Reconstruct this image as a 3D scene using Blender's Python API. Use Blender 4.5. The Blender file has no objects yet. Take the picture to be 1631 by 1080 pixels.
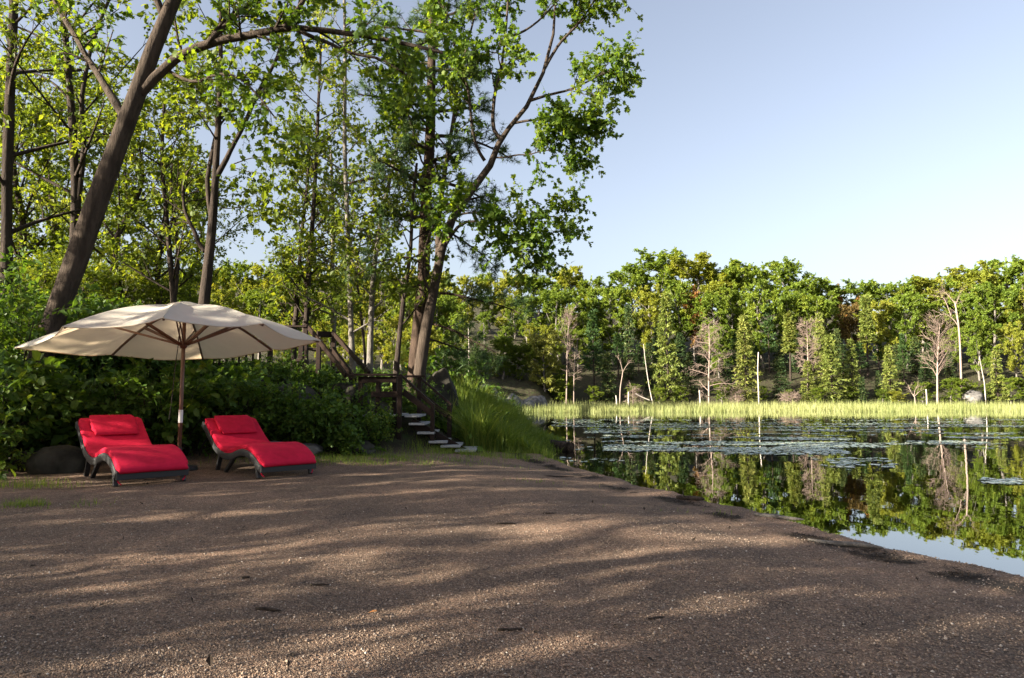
import bpy, math
import numpy as np
from mathutils import Vector, Matrix

SC = bpy.context.scene
COL = SC.collection
PI = math.pi

# ------------------------------------------------------------------ camera, sky, sun, exposure
F_PX, CX, CY, HOR = 1087.0, 815.5, 540.0, 630.0     # photo pixels
CAM_Z = 1.02
PITCH = math.atan((HOR - CY) / F_PX)
cam_d = bpy.data.cameras.new("camera")
cam = bpy.data.objects.new("camera", cam_d)
COL.objects.link(cam)
cam.location = (0, 0, CAM_Z)
cam.rotation_euler = (PI / 2 + PITCH, 0, 0)
cam_d.sensor_width = 36.0
cam_d.lens = 36.0 * F_PX / 1631.0
cam_d.clip_start = 0.05
cam_d.clip_end = 3000
SC.camera = cam

SUN_EL = math.radians(19.0)
TRAVEL = np.array([0.89, 0.455])                      # plan direction in which sunlight travels
TRAVEL = TRAVEL / np.linalg.norm(TRAVEL)
SUN_ROT = math.atan2(-TRAVEL[0], -TRAVEL[1])
world = bpy.data.worlds.new("World")
SC.world = world
world.use_nodes = True
wn = world.node_tree.nodes
wl = world.node_tree.links
bg = wn["Background"]
sky = wn.new("ShaderNodeTexSky")
sky.sky_type = 'NISHITA'
sky.sun_disc = False
sky.sun_elevation = SUN_EL
sky.sun_rotation = SUN_ROT
sky.air_density = 1.0
sky.dust_density = 3.2
sky.ozone_density = 1.3
bg.inputs["Strength"].default_value = 0.064
hsv = wn.new("ShaderNodeHueSaturation")
hsv.inputs["Saturation"].default_value = 0.66
wl.new(sky.outputs[0], hsv.inputs["Color"])
tint = wn.new("ShaderNodeMix"); tint.data_type = 'RGBA'; tint.blend_type = 'MULTIPLY'
tint.inputs[0].default_value = 1.0
tint.inputs[7].default_value = (1.01, 0.98, 0.99, 1)
wl.new(hsv.outputs[0], tint.inputs[6])
wl.new(tint.outputs[2], bg.inputs["Color"])

sun_d = bpy.data.lights.new("sun", 'SUN')
sun_d.energy = 5.0
sun_d.angle = math.radians(0.5)
sun_d.color = (1.0, 0.9, 0.72)
sun = bpy.data.objects.new("sun", sun_d)
COL.objects.link(sun)
sd_dir = Vector((TRAVEL[0] * math.cos(SUN_EL), TRAVEL[1] * math.cos(SUN_EL), -math.sin(SUN_EL)))
sun.rotation_euler = sd_dir.to_track_quat('-Z', 'Y').to_euler()
sun.location = (-30, -12, 20)

SC.view_settings.view_transform = 'Standard'
SC.view_settings.look = 'None'
SC.view_settings.exposure = 2.22
SC.view_settings.gamma = 1.0
SC.view_settings.use_curve_mapping = False
SC.render.engine = 'CYCLES'
SC.cycles.max_bounces = 8
SC.cycles.transparent_max_bounces = 8
SC.cycles.caustics_reflective = False
SC.cycles.caustics_refractive = False
try:
    SC.cycles.use_denoising = True
    SC.cycles.denoiser = 'OPENIMAGEDENOISE'
except Exception:
    pass

# ------------------------------------------------------------------ helpers
CP, SP = math.cos(PITCH), math.sin(PITCH)


def at(px, py, d):
    """world point seen at photo pixel (px, py) at plan distance d in front of the camera"""
    u = (px - CX) / F_PX
    v = (CY - py) / F_PX
    dy = CP - v * SP
    dz = SP + v * CP
    return np.array([u * d / dy, d, CAM_Z + dz * d / dy])


def unit(v):
    v = np.asarray(v, float)
    return v / (np.linalg.norm(v, axis=-1, keepdims=True) + 1e-12)


def rs(seed):
    return np.random.default_rng(seed)


def smooth(t):
    t = np.clip(t, 0, 1)
    return t * t * (3 - 2 * t)


def _hash(i, j, s):
    n = (i.astype(np.int64) * 374761393 + j.astype(np.int64) * 668265263 + s * 974711) & 0x7fffffff
    n = ((n ^ (n >> 13)) * 1274126177) & 0x7fffffff
    return ((n ^ (n >> 16)) & 0xffff) / 65535.0


def vnoise(x, y, s=0):
    x = np.asarray(x, float); y = np.asarray(y, float)
    i = np.floor(x); j = np.floor(y)
    fx = smooth(x - i); fy = smooth(y - j)
    a = _hash(i, j, s); b = _hash(i + 1, j, s); c = _hash(i, j + 1, s); d = _hash(i + 1, j + 1, s)
    return (a * (1 - fx) + b * fx) * (1 - fy) + (c * (1 - fx) + d * fx) * fy


def fbm(x, y, s=0, o=4):
    v = 0; a = .5
    for k in range(o):
        v = v + a * vnoise(x * 2 ** k, y * 2 ** k, s + k * 17)
        a *= .5
    return v


class MB:
    """collects verts and faces, builds one mesh object"""
    def __init__(self):
        self.v, self.f, self.t, self.m, self.n = [], [], [], [], 0

    def add(self, v, f, tint=None, mat=0):
        v = np.asarray(v, np.float32).reshape(-1, 3)
        f = np.asarray(f, np.int64)
        if len(f) == 0:
            return self
        self.v.append(v)
        self.f.append(f + self.n)
        self.n += len(v)
        self.t.append(np.zeros(len(f)) if tint is None else np.broadcast_to(np.asarray(tint, np.float32), (len(f),)))
        self.m.append(np.full(len(f), mat, np.int32))
        return self

    def mesh(self, name, mats, smooth_faces=True):
        me = bpy.data.meshes.new(name)
        v = np.concatenate(self.v)
        me.vertices.add(len(v))
        me.vertices.foreach_set("co", v.astype(np.float32).ravel())
        sizes = np.concatenate([np.full(len(f), f.shape[1]) for f in self.f])
        idx = np.concatenate([f.ravel() for f in self.f]).astype(np.int32)
        me.loops.add(len(idx))
        me.loops.foreach_set("vertex_index", idx)
        me.polygons.add(len(sizes))
        st = np.concatenate([[0], np.cumsum(sizes)[:-1]]).astype(np.int32)
        me.polygons.foreach_set("loop_start", st)
        me.polygons.foreach_set("material_index", np.concatenate(self.m))
        me.polygons.foreach_set("use_smooth", np.full(len(sizes), bool(smooth_faces)))
        at_ = me.attributes.new("tint", 'FLOAT', 'FACE')
        at_.data.foreach_set("value", np.concatenate(self.t).astype(np.float32))
        for m in (mats if isinstance(mats, (list, tuple)) else [mats]):
            me.materials.append(m)
        me.update(calc_edges=True)
        me.validate()
        return me

    def build(self, name, mats, parent=None, smooth_faces=True, **props):
        o = bpy.data.objects.new(name, self.mesh(name, mats, smooth_faces))
        COL.objects.link(o)
        if parent is not None:
            o.parent = parent
        for k, v in props.items():
            o[k] = v
        return o


def thing(name, label, cat, loc=(0, 0, 0), rz=0.0, group=None):
    o = bpy.data.objects.new(name, None)
    o.empty_display_size = .2
    COL.objects.link(o)
    o.location = [float(a) for a in loc]
    o.rotation_euler = (0, 0, rz)
    o['label'] = label
    o['category'] = cat
    if group:
        o['group'] = group
    return o


def tag(o, label, cat, group=None):
    o['label'] = label
    o['category'] = cat
    if group:
        o['group'] = group
    return o


def clone(root, loc, rz=0.0, scale=1.0, label=None, cat=None, group=None, name=None):
    r = root.copy()
    if name:
        r.name = name
    COL.objects.link(r)
    r.location = [float(a) for a in loc]
    r.rotation_euler = (0, 0, rz)
    r.scale = (scale,) * 3 if np.isscalar(scale) else tuple(scale)
    if label: r['label'] = label
    if cat: r['category'] = cat
    if group: r['group'] = group
    for ch in list(root.children):
        c = ch.copy(); COL.objects.link(c); c.parent = r
        for g in list(ch.children):
            d = g.copy(); COL.objects.link(d); d.parent = c
    return r


BOXF = np.array([[0, 3, 2, 1], [4, 5, 6, 7], [0, 1, 5, 4], [1, 2, 6, 5], [2, 3, 7, 6], [3, 0, 4, 7]])


def box(mb, c, s, tint=0, M=None):
    """box with centre c, sizes s, optional 3x3 M for orientation; edges bevelled by a small chamfer"""
    s = np.asarray(s, float) / 2
    b = min(s) * .16
    pts = []
    fc = []
    # chamfered box: 24 verts
    for ax in range(3):
        a1, a2 = (ax + 1) % 3, (ax + 2) % 3
        for sg in (-1, 1):
            for q in ((-1, -1), (1, -1), (1, 1), (-1, 1)):
                p = np.zeros(3); p[ax] = sg * s[ax]; p[a1] = q[0] * (s[a1] - b); p[a2] = q[1] * (s[a2] - b)
                pts.append(p)
    pts = np.array(pts)
    for k in range(6):
        r = [k * 4 + j for j in range(4)]
        fc.append(r if k % 2 else r[::-1])
    # edge and corner faces through a hull of neighbours
    key = {}
    for i, p in enumerate(pts):
        key.setdefault(tuple(np.sign(p).astype(int)), []).append(i)
    tris = [v for v in key.values()]
    quads = []
    sg8 = list(key)
    for a in sg8:
        for ax in range(3):
            if a[ax] == -1:
                b2 = list(a); b2[ax] = 1; b2 = tuple(b2)
                o1, o2 = [q for q in range(3) if q != ax]
                A = {int(np.argmax(np.abs(pts[i]) >= s - 1e-9)): i for i in key[a]}
                B = {int(np.argmax(np.abs(pts[i]) >= s - 1e-9)): i for i in key[b2]}
                if o1 in A and o2 in A and o1 in B and o2 in B:
                    quads.append([A[o1], A[o2], B[o2], B[o1]])
    P = pts if M is None else pts @ np.asarray(M).T
    P = P + np.asarray(c)
    mb.add(P, fc + quads, tint)
    n0 = mb.n - len(P)
    mb.f.append(np.array(tris) + n0); mb.t.append(np.full(len(tris), tint, np.float32)); mb.m.append(np.zeros(len(tris), np.int32))
    return mb


def bar(mb, a, b, w, h, tint=0, up=(0, 0, 1)):
    """rectangular bar from a to b, w wide, h high"""
    a = np.asarray(a, float); b = np.asarray(b, float)
    d = b - a; L = np.linalg.norm(d); d = d / L
    u = np.asarray(up, float)
    if abs(d @ u) > .98: u = np.array([0, 1.0, 0])
    s = unit(np.cross(d, u)); u2 = np.cross(s, d)
    return box(mb, (a + b) / 2, (L, w, h), tint, np.stack([d, s, u2], 1))


def catmull(P, n):
    P = np.asarray(P, float)
    k = len(P)
    Q = np.vstack([2 * P[0] - P[1], P, 2 * P[-1] - P[-2]])
    s = np.linspace(0, k - 1, n)
    i = np.clip(np.floor(s).astype(int), 0, k - 2)
    t = (s - i)[:, None]
    p0, p1, p2, p3 = Q[i], Q[i + 1], Q[i + 2], Q[i + 3]
    return .5 * (2 * p1 + (p2 - p0) * t + (2 * p0 - 5 * p1 + 4 * p2 - p3) * t ** 2 + (3 * p1 - p0 - 3 * p2 + p3) * t ** 3)


def tubes(mb, P, R, sides=5, tint=0, mat=0, lump=0, rng=None, cap=False):
    """batch of tubes: P (N,k,3), R (N,k)"""
    P = np.asarray(P, float); R = np.asarray(R, float)
    if P.ndim == 2:
        P = P[None]; R = R[None]
    N, k = P.shape[:2]
    if N == 0: return mb
    T = np.gradient(P, axis=1) if k > 2 else np.repeat((P[:, 1:] - P[:, :1]), 2, axis=1)
    T = unit(T)
    ov = unit(P[:, -1] - P[:, 0])
    ref = np.where((np.abs(ov[:, 2]) > .8)[:, None], np.array([1., 0, 0]), np.array([0, 0, 1.]))[:, None, :]
    A = unit(np.cross(T, np.broadcast_to(ref, T.shape)))
    B = np.cross(T, A)
    th = np.arange(sides) * 2 * PI / sides
    rad = R[:, :, None] * np.ones(sides)
    if lump and rng is not None:
        rad = rad * (1 + lump * (rng.random((N, k, sides)) - .5))
    V = P[:, :, None, :] + rad[..., None] * (np.cos(th)[:, None] * A[:, :, None, :] + np.sin(th)[:, None] * B[:, :, None, :])
    i = np.arange(N)[:, None, None] * k * sides
    j = np.arange(k - 1)[None, :, None] * sides
    q = np.arange(sides)[None, None, :]
    q2 = (q + 1) % sides
    Fc = np.stack([i + j + q, i + j + sides + q, i + j + sides + q2, i + j + q2], -1).reshape(-1, 4)
    mb.add(V.reshape(-1, 3), Fc, tint, mat)
    if cap:
        n0 = mb.n - N * k * sides
        for e in (0, k - 1):
            fc = n0 + np.arange(N)[:, None] * k * sides + e * sides + np.arange(sides)[None, :]
            mb.f.append(fc[:, ::-1] if e else fc); mb.t.append(np.zeros(N)); mb.m.append(np.full(N, mat, np.int32))
    return mb


def kids(P, R, n, t0, t1, ang, length, rng, k=5, up=.15, curl=.35, droop=0., flat=None, golden=False, rf=.6, prof=None, rmin=.003, tiers=0):
    """grow n children from every path of a batch"""
    N, K = P.shape[:2]
    t = t0 + (t1 - t0) * (np.arange(n)[None] + rng.random((N, n))) / n
    if tiers:
        q = 1 - (1 - t) ** .85
        t = np.clip(1 - (1 - (np.floor(q * tiers) + .5 + rng.normal(0, .1, t.shape)) / tiers).clip(.001, 1) ** (1 / .85), .01, .985)
    s = t * (K - 1)
    i = np.clip(np.floor(s).astype(int), 0, K - 2)
    f = (s - i)[..., None]
    ar = np.arange(N)[:, None]
    base = P[ar, i] * (1 - f) + P[ar, i + 1] * f
    tan = unit(P[ar, i + 1] - P[ar, i])
    r = R[ar, i] * (1 - f[..., 0]) + R[ar, i + 1] * f[..., 0]
    ref = np.where((np.abs(tan[..., 2:]) > .9), np.array([1., 0, 0]), np.array([0, 0, 1.]))
    a = unit(np.cross(tan, ref)); b = np.cross(tan, a)
    if golden:
        phi = (np.arange(n)[None] * 2.39996 + rng.random((N, 1)) * 6.28 + rng.normal(0, .35, (N, n)))
    elif flat is not None:
        phi = (rng.random((N, n)) < .5) * PI + rng.normal(0, flat, (N, n))
    else:
        phi = rng.random((N, n)) * 2 * PI
    an = rng.uniform(ang[0], ang[1], (N, n))
    d = np.cos(an)[..., None] * tan + np.sin(an)[..., None] * (np.cos(phi)[..., None] * a + np.sin(phi)[..., None] * b)
    d[..., 2] += up
    d = unit(d)
    L = length * rng.uniform(.65, 1.2, (N, n))
    if prof is not None:
        L = L * prof(t)
    nz = rng.normal(0, curl, (N, n, 3)); nz[..., 2] -= droop
    ss = np.linspace(0, 1, k)
    path = base[:, :, None, :] + L[:, :, None, None] * (d[:, :, None, :] * ss[:, None] + nz[:, :, None, :] * (ss ** 2 * .5)[:, None])
    r0 = np.maximum(r * rf, rmin)
    rad = r0[..., None] * (1 - ss * .7)
    return path.reshape(N * n, k, 3), rad.reshape(N * n, k)


T_LEAF = (np.array([[0, 0, 0], [.5, .3, .08], [1, 0, -.06], [.5, -.3, .08]]), np.array([[0, 1, 2, 3]]))
T_BROAD = (np.array([[0, 0, 0], [.35, .36, .08], [.75, .3, .05], [1, 0, -.08], [.75, -.3, .05], [.35, -.36, .08], [.5, 0, 0]]),
           np.array([[0, 1, 6], [1, 2, 6], [2, 3, 6], [3, 4, 6], [4, 5, 6], [5, 0, 6]]))
T_OAK = (np.array([[0, 0, 0], [.3, .12, .03], [.42, .36, .08], [.55, .15, .03], [.75, .32, .03], [.82, .1, 0], [1, 0, -.06], [.82, -.1, 0], [.75, -.32, .03],
                   [.55, -.15, .03], [.42, -.36, .08], [.3, -.12, .03]]),
         np.array([[0, 1, 2], [0, 2, 3], [3, 4, 5], [5, 6, 7], [7, 8, 9], [9, 10, 0], [10, 11, 0], [0, 3, 9], [3, 5, 9], [5, 7, 9]]))
T_SLIM = (np.array([[0, 0, 0], [.4, .17, .0], [1, 0, -.03], [.4, -.17, .0]]), np.array([[0, 1, 2, 3]]))


def _tuft(n=11, seed=3, w=.035):
    r = rs(seed); V = []; Fc = []
    for i in range(n):
        d = unit(np.array([r.uniform(.25, 1), r.normal(0, .75), r.normal(0, .75)]))
        s = unit(np.cross(d, r.normal(size=3))) * w
        b = len(V)
        V += [-s, s, d * r.uniform(.75, 1.1)]
        Fc.append([b, b + 1, b + 2])
    return np.array(V), np.array(Fc)


T_TUFT = _tuft(9)


def leaves(mb, P, n, size, rng, tmpl=T_LEAF, t0=.15, spread=.8, droop=.25, upn=.9, clump=None, mat=0, svar=.35, along=.5):
    """n leaves on every twig path of P (N,k,3)"""
    N, K = P.shape[:2]
    if N == 0 or n == 0: return mb
    t = t0 + (1 - t0) * rng.random((N, n))
    s = t * (K - 1); i = np.clip(np.floor(s).astype(int), 0, K - 2); f = (s - i)[..., None]
    ar = np.arange(N)[:, None]
    base = (P[ar, i] * (1 - f) + P[ar, i + 1] * f).reshape(-1, 3)
    tan = unit(P[ar, i + 1] - P[ar, i]).reshape(-1, 3)
    M = N * n
    d = tan * along + rng.normal(0, spread, (M, 3)); d[:, 2] -= droop
    d = unit(d)
    nn = rng.normal(0, .6, (M, 3)); nn[:, 2] += upn
    side = unit(np.cross(nn, d)); nn = np.cross(d, side)
    sz = size * (1 + svar * rng.normal(0, 1, M).clip(-2, 2))
    tv, tf = tmpl
    V = base[:, None] + sz[:, None, None] * (tv[None, :, :1] * d[:, None] + tv[None, :, 1:2] * side[:, None] + tv[None, :, 2:] * nn[:, None])
    Fc = (np.arange(M) * len(tv))[:, None, None] + tf[None]
    cl = rng.random(N) if clump is None else clump
    tint = np.clip(np.repeat(cl, n) * .55 + rng.random(M) * .45, 0, 1)
    mb.add(V.reshape(-1, 3), Fc.reshape(-1, tf.shape[1]), np.repeat(tint, len(tf)), mat)
    return mb


# ------------------------------------------------------------------ materials
def new_mat(name):
    m = bpy.data.materials.new(name)
    m.use_nodes = True
    nt = m.node_tree
    for n in list(nt.nodes): nt.nodes.remove(n)
    out = nt.nodes.new("ShaderNodeOutputMaterial")
    return m, nt, out


def node(nt, typ, **kw):
    n = nt.nodes.new(typ)
    for k, v in kw.items():
        if k.startswith("i_"):
            n.inputs[k[2:].replace("_", " ")].default_value = v
        else:
            setattr(n, k, v)
    return n


def ramp(nt, fac, stops):
    r = nt.nodes.new("ShaderNodeValToRGB")
    e = r.color_ramp.elements
    while len(e) < len(stops): e.new(.5)
    for el, (p, c) in zip(e, stops):
        el.position = p; el.color = (*c, 1)
    nt.links.new(fac, r.inputs[0])
    return r.outputs[0]


def noise(nt, scale, detail=4, rough=.6, coord='Object', stretch=None):
    tc = nt.nodes.new("ShaderNodeTexCoord")
    src = tc.outputs[coord]
    if stretch is not None:
        mp = nt.nodes.new("ShaderNodeMapping"); mp.inputs["Scale"].default_value = stretch
        nt.links.new(src, mp.inputs[0]); src = mp.outputs[0]
    n = nt.nodes.new("ShaderNodeTexNoise")
    n.inputs["Scale"].default_value = scale; n.inputs["Detail"].default_value = detail; n.inputs["Roughness"].default_value = rough
    nt.links.new(src, n.inputs["Vector"])
    return n.outputs["Fac"]


def bump(nt, h, strength=.5, dist=.02):
    b = nt.nodes.new("ShaderNodeBump")
    b.inputs["Strength"].default_value = strength; b.inputs["Distance"].default_value = dist
    nt.links.new(h, b.inputs["Height"])
    return b.outputs[0]


def mix_col(nt, fac, a, b, typ='MIX'):
    m = nt.nodes.new("ShaderNodeMix"); m.data_type = 'RGBA'; m.blend_type = typ
    if isinstance(fac, float): m.inputs[0].default_value = fac
    else: nt.links.new(fac, m.inputs[0])
    for s, v in ((6, a), (7, b)):
        if isinstance(v, tuple): m.inputs[s].default_value = (*v, 1)
        else: nt.links.new(v, m.inputs[s])
    return m.outputs[2]


def leaf_mat(name, c0, c1, c2, trans=.56, tcol=None, rough=.55):
    m, nt, out = new_mat(name)
    a = node(nt, "ShaderNodeAttribute", attribute_name="tint")
    oi = nt.nodes.new("ShaderNodeObjectInfo")
    ad = node(nt, "ShaderNodeMath", operation='MULTIPLY_ADD')
    nt.links.new(oi.outputs["Random"], ad.inputs[0]); ad.inputs[1].default_value = .3
    nt.links.new(a.outputs["Fac"], ad.inputs[2])
    sb = node(nt, "ShaderNodeMath", operation='SUBTRACT'); nt.links.new(ad.outputs[0], sb.inputs[0]); sb.inputs[1].default_value = .15
    col = ramp(nt, sb.outputs[0], [(0, c0), (.55, c1), (1, c2)])
    pb = node(nt, "ShaderNodeBsdfPrincipled"); pb.inputs["Roughness"].default_value = rough
    pb.inputs["Specular IOR Level"].default_value = .3
    nt.links.new(col, pb.inputs["Base Color"])
    tr = nt.nodes.new("ShaderNodeBsdfTranslucent")
    tc = mix_col(nt, 1.0, col, tcol or (1.7, 1.5, .55), 'MULTIPLY')
    nt.links.new(tc, tr.inputs[0])
    mx = nt.nodes.new("ShaderNodeMixShader"); mx.inputs[0].default_value = trans
    nt.links.new(pb.outputs[0], mx.inputs[1]); nt.links.new(tr.outputs[0], mx.inputs[2])
    nt.links.new(mx.outputs[0], out.inputs[0])
    return m


def bark_mat(name, c0, c1, scale=9, stretch=(1, 1, .18), st=1.0, dist=.06):
    m, nt, out = new_mat(name)
    n = noise(nt, scale, 6, .7, 'Object', stretch)
    n2 = noise(nt, 2.2, 3, .5, 'Object')
    col = ramp(nt, n, [(.42, c0), (.58, c1)])
    col = mix_col(nt, n2, col, tuple(.75 * x for x in c1))
    pb = node(nt, "ShaderNodeBsdfPrincipled"); pb.inputs["Roughness"].default_value = .95; pb.inputs["Specular IOR Level"].default_value = .12
    nt.links.new(col, pb.inputs["Base Color"])
    nt.links.new(bump(nt, n, st, dist), pb.inputs["Normal"])
    nt.links.new(pb.outputs[0], out.inputs[0])
    return m


def plain_mat(name, c0, c1, scale=20, rough=.7, bs=.3, bd=.005, stretch=None, detail=5, metallic=0, lo=.35, hi=.65):
    m, nt, out = new_mat(name)
    n = noise(nt, scale, detail, .6, 'Object', stretch)
    col = ramp(nt, n, [(lo, c0), (hi, c1)])
    pb = node(nt, "ShaderNodeBsdfPrincipled"); pb.inputs["Roughness"].default_value = rough; pb.inputs["Metallic"].default_value = metallic; pb.inputs["Specular IOR Level"].default_value = .5 if rough < .56 else .15
    nt.links.new(col, pb.inputs["Base Color"])
    if bs: nt.links.new(bump(nt, n, bs, bd), pb.inputs["Normal"])
    nt.links.new(pb.outputs[0], out.inputs[0])
    return m


M = {}
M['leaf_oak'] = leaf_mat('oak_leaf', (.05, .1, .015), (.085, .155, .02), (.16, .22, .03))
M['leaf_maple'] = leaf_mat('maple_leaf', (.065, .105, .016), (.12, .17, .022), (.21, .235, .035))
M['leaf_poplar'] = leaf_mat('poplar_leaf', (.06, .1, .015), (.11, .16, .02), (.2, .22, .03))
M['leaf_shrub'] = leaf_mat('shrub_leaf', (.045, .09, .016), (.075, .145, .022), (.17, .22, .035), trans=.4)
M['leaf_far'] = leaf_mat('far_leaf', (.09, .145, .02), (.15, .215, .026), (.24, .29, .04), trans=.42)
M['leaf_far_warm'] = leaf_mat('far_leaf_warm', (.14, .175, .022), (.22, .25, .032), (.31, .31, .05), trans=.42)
M['leaf_autumn'] = leaf_mat('autumn_leaf', (.1, .09, .02), (.22, .12, .03), (.34, .15, .04), trans=.35, tcol=(1.3, 1.1, .7))
M['leaf_rust'] = leaf_mat('rust_leaf', (.08, .07, .02), (.12, .085, .025), (.16, .11, .03), trans=.3, tcol=(1.2, 1.0, .7))
M['leaf_pale'] = leaf_mat('pale_leaf', (.16, .19, .045), (.26, .28, .07), (.36, .35, .1), trans=.35)
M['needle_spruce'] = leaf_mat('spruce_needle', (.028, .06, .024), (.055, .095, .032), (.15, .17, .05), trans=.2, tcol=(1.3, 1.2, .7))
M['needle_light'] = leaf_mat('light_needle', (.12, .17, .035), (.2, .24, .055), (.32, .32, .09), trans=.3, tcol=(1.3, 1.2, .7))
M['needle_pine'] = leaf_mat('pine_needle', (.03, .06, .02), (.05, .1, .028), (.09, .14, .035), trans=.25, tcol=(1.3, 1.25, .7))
M['grass'] = leaf_mat('grass_blade', (.09, .15, .025), (.15, .22, .035), (.25, .29, .06), trans=.45, tcol=(1.35, 1.3, .6))
M['reed'] = leaf_mat('reed_blade', (.14, .19, .05), (.32, .34, .13), (.48, .45, .24), trans=.4, tcol=(1.15, 1.08, .8))
M['bark_oak'] = bark_mat('oak_bark', (.026, .021, .017), (.085, .065, .052), 10)
M['bark_dark'] = bark_mat('dark_bark', (.022, .018, .016), (.065, .05, .042), 12)
M['bark_pine'] = bark_mat('pine_bark', (.022, .016, .013), (.075, .052, .04), 9, (1, 1, .25))
M['bark_grey'] = bark_mat('grey_bark', (.1, .09, .08), (.22, .2, .18), 12, (1, 1, .4))
M['dead_wood'] = bark_mat('dead_wood', (.2, .15, .125), (.38, .3, .26), 10, (1, 1, .3), .3)
M['dead_twig'] = bark_mat('dead_twig', (.2, .15, .125), (.31, .235, .2), 14, (1, 1, 1), .2)
M['white_snag'] = bark_mat('white_snag', (.35, .3, .26), (.55, .5, .45), 10, (1, 1, .3), .3)
M['stair_wood'] = plain_mat('stained_wood', (.009, .006, .005), (.028, .015, .01), 14, .6, .3, .004, (1, 6, 6))
M['tread_wood'] = plain_mat('weathered_tread', (.22, .22, .22), (.36, .36, .37), 16, .75, .3, .003, (2, 10, 4))
M['teak'] = plain_mat('pole_wood', (.09, .04, .026), (.15, .07, .045), 14, .4, .15, .002, (6, 6, 1))
M['white_paint'] = plain_mat('white_paint', (.62, .62, .62), (.74, .74, .73), 30, .5, 0)
M['dark_metal'] = plain_mat('dark_metal', (.03, .03, .032), (.055, .055, .06), 30, .5, 0, metallic=.4)
M['rope'] = plain_mat('dark_rope', (.03, .028, .026), (.07, .06, .055), 80, .9, .3, .001)
M['rock'] = plain_mat('granite', (.075, .072, .07), (.21, .2, .19), 3.2, .85, .6, .05, None, 8)
M['rock_dark'] = plain_mat('dark_rock', (.016, .015, .012), (.052, .048, .038), 3.5, .85, .6, .05, None, 8)
M['bark_chip'] = plain_mat('bark_chip', (.02, .015, .012), (.06, .045, .035), 40, .9, .3, .003)
M['dry_leaf'] = plain_mat('dry_leaf', (.3, .12, .04), (.42, .2, .07), 40, .7, .1, .001)


def canvas():
    m, nt, out = new_mat('canvas')
    n = noise(nt, 5, 4, .6)
    n2 = noise(nt, 420, 1, .5)
    col = ramp(nt, n, [(.3, (.74, .68, .58)), (.7, (.82, .76, .66))])
    pb = node(nt, "ShaderNodeBsdfPrincipled"); pb.inputs["Roughness"].default_value = .85
    nt.links.new(col, pb.inputs["Base Color"])
    nt.links.new(bump(nt, n, .25, .02), pb.inputs["Normal"])
    tr = nt.nodes.new("ShaderNodeBsdfTranslucent"); tr.inputs[0].default_value = (.75, .6, .42, 1)
    mx = nt.nodes.new("ShaderNodeMixShader"); mx.inputs[0].default_value = .45
    nt.links.new(pb.outputs[0], mx.inputs[1]); nt.links.new(tr.outputs[0], mx.inputs[2])
    nt.links.new(mx.outputs[0], out.inputs[0])
    return m


def cushion_mat():
    m, nt, out = new_mat('red_cloth')
    n = noise(nt, 9, 4, .6)
    weave = noise(nt, 300, 1, .5)
    col = ramp(nt, n, [(.3, (.46, .008, .035)), (.7, (.6, .012, .05))])
    pb = node(nt, "ShaderNodeBsdfPrincipled"); pb.inputs["Roughness"].default_value = .8
    pb.inputs["Specular IOR Level"].default_value = .15
    nt.links.new(col, pb.inputs["Base Color"])
    h = node(nt, "ShaderNodeMath", operation='MULTIPLY_ADD'); nt.links.new(weave, h.inputs[0]); h.inputs[1].default_value = .1
    nt.links.new(n, h.inputs[2])
    nt.links.new(bump(nt, h.outputs[0], .35, .02), pb.inputs["Normal"])
    nt.links.new(pb.outputs[0], out.inputs[0])
    return m


M['canvas'] = canvas()
M['red'] = cushion_mat()


def wicker_mat():
    m, nt, out = new_mat('dark_wicker')
    tc = nt.nodes.new("ShaderNodeTexCoord")
    w = node(nt, "ShaderNodeTexWave", wave_type='BANDS', bands_direction='Y'); w.inputs["Scale"].default_value = 22; w.inputs["Distortion"].default_value = 1.5
    nt.links.new(tc.outputs['Object'], w.inputs[0])
    col = ramp(nt, w.outputs["Fac"], [(.2, (.018, .018, .02)), (.8, (.055, .055, .06))])
    pb = node(nt, "ShaderNodeBsdfPrincipled"); pb.inputs["Roughness"].default_value = .55
    nt.links.new(col, pb.inputs["Base Color"])
    nt.links.new(bump(nt, w.outputs["Fac"], .6, .006), pb.inputs["Normal"])
    nt.links.new(pb.outputs[0], out.inputs[0])
    return m


M['wicker'] = wicker_mat()


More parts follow.
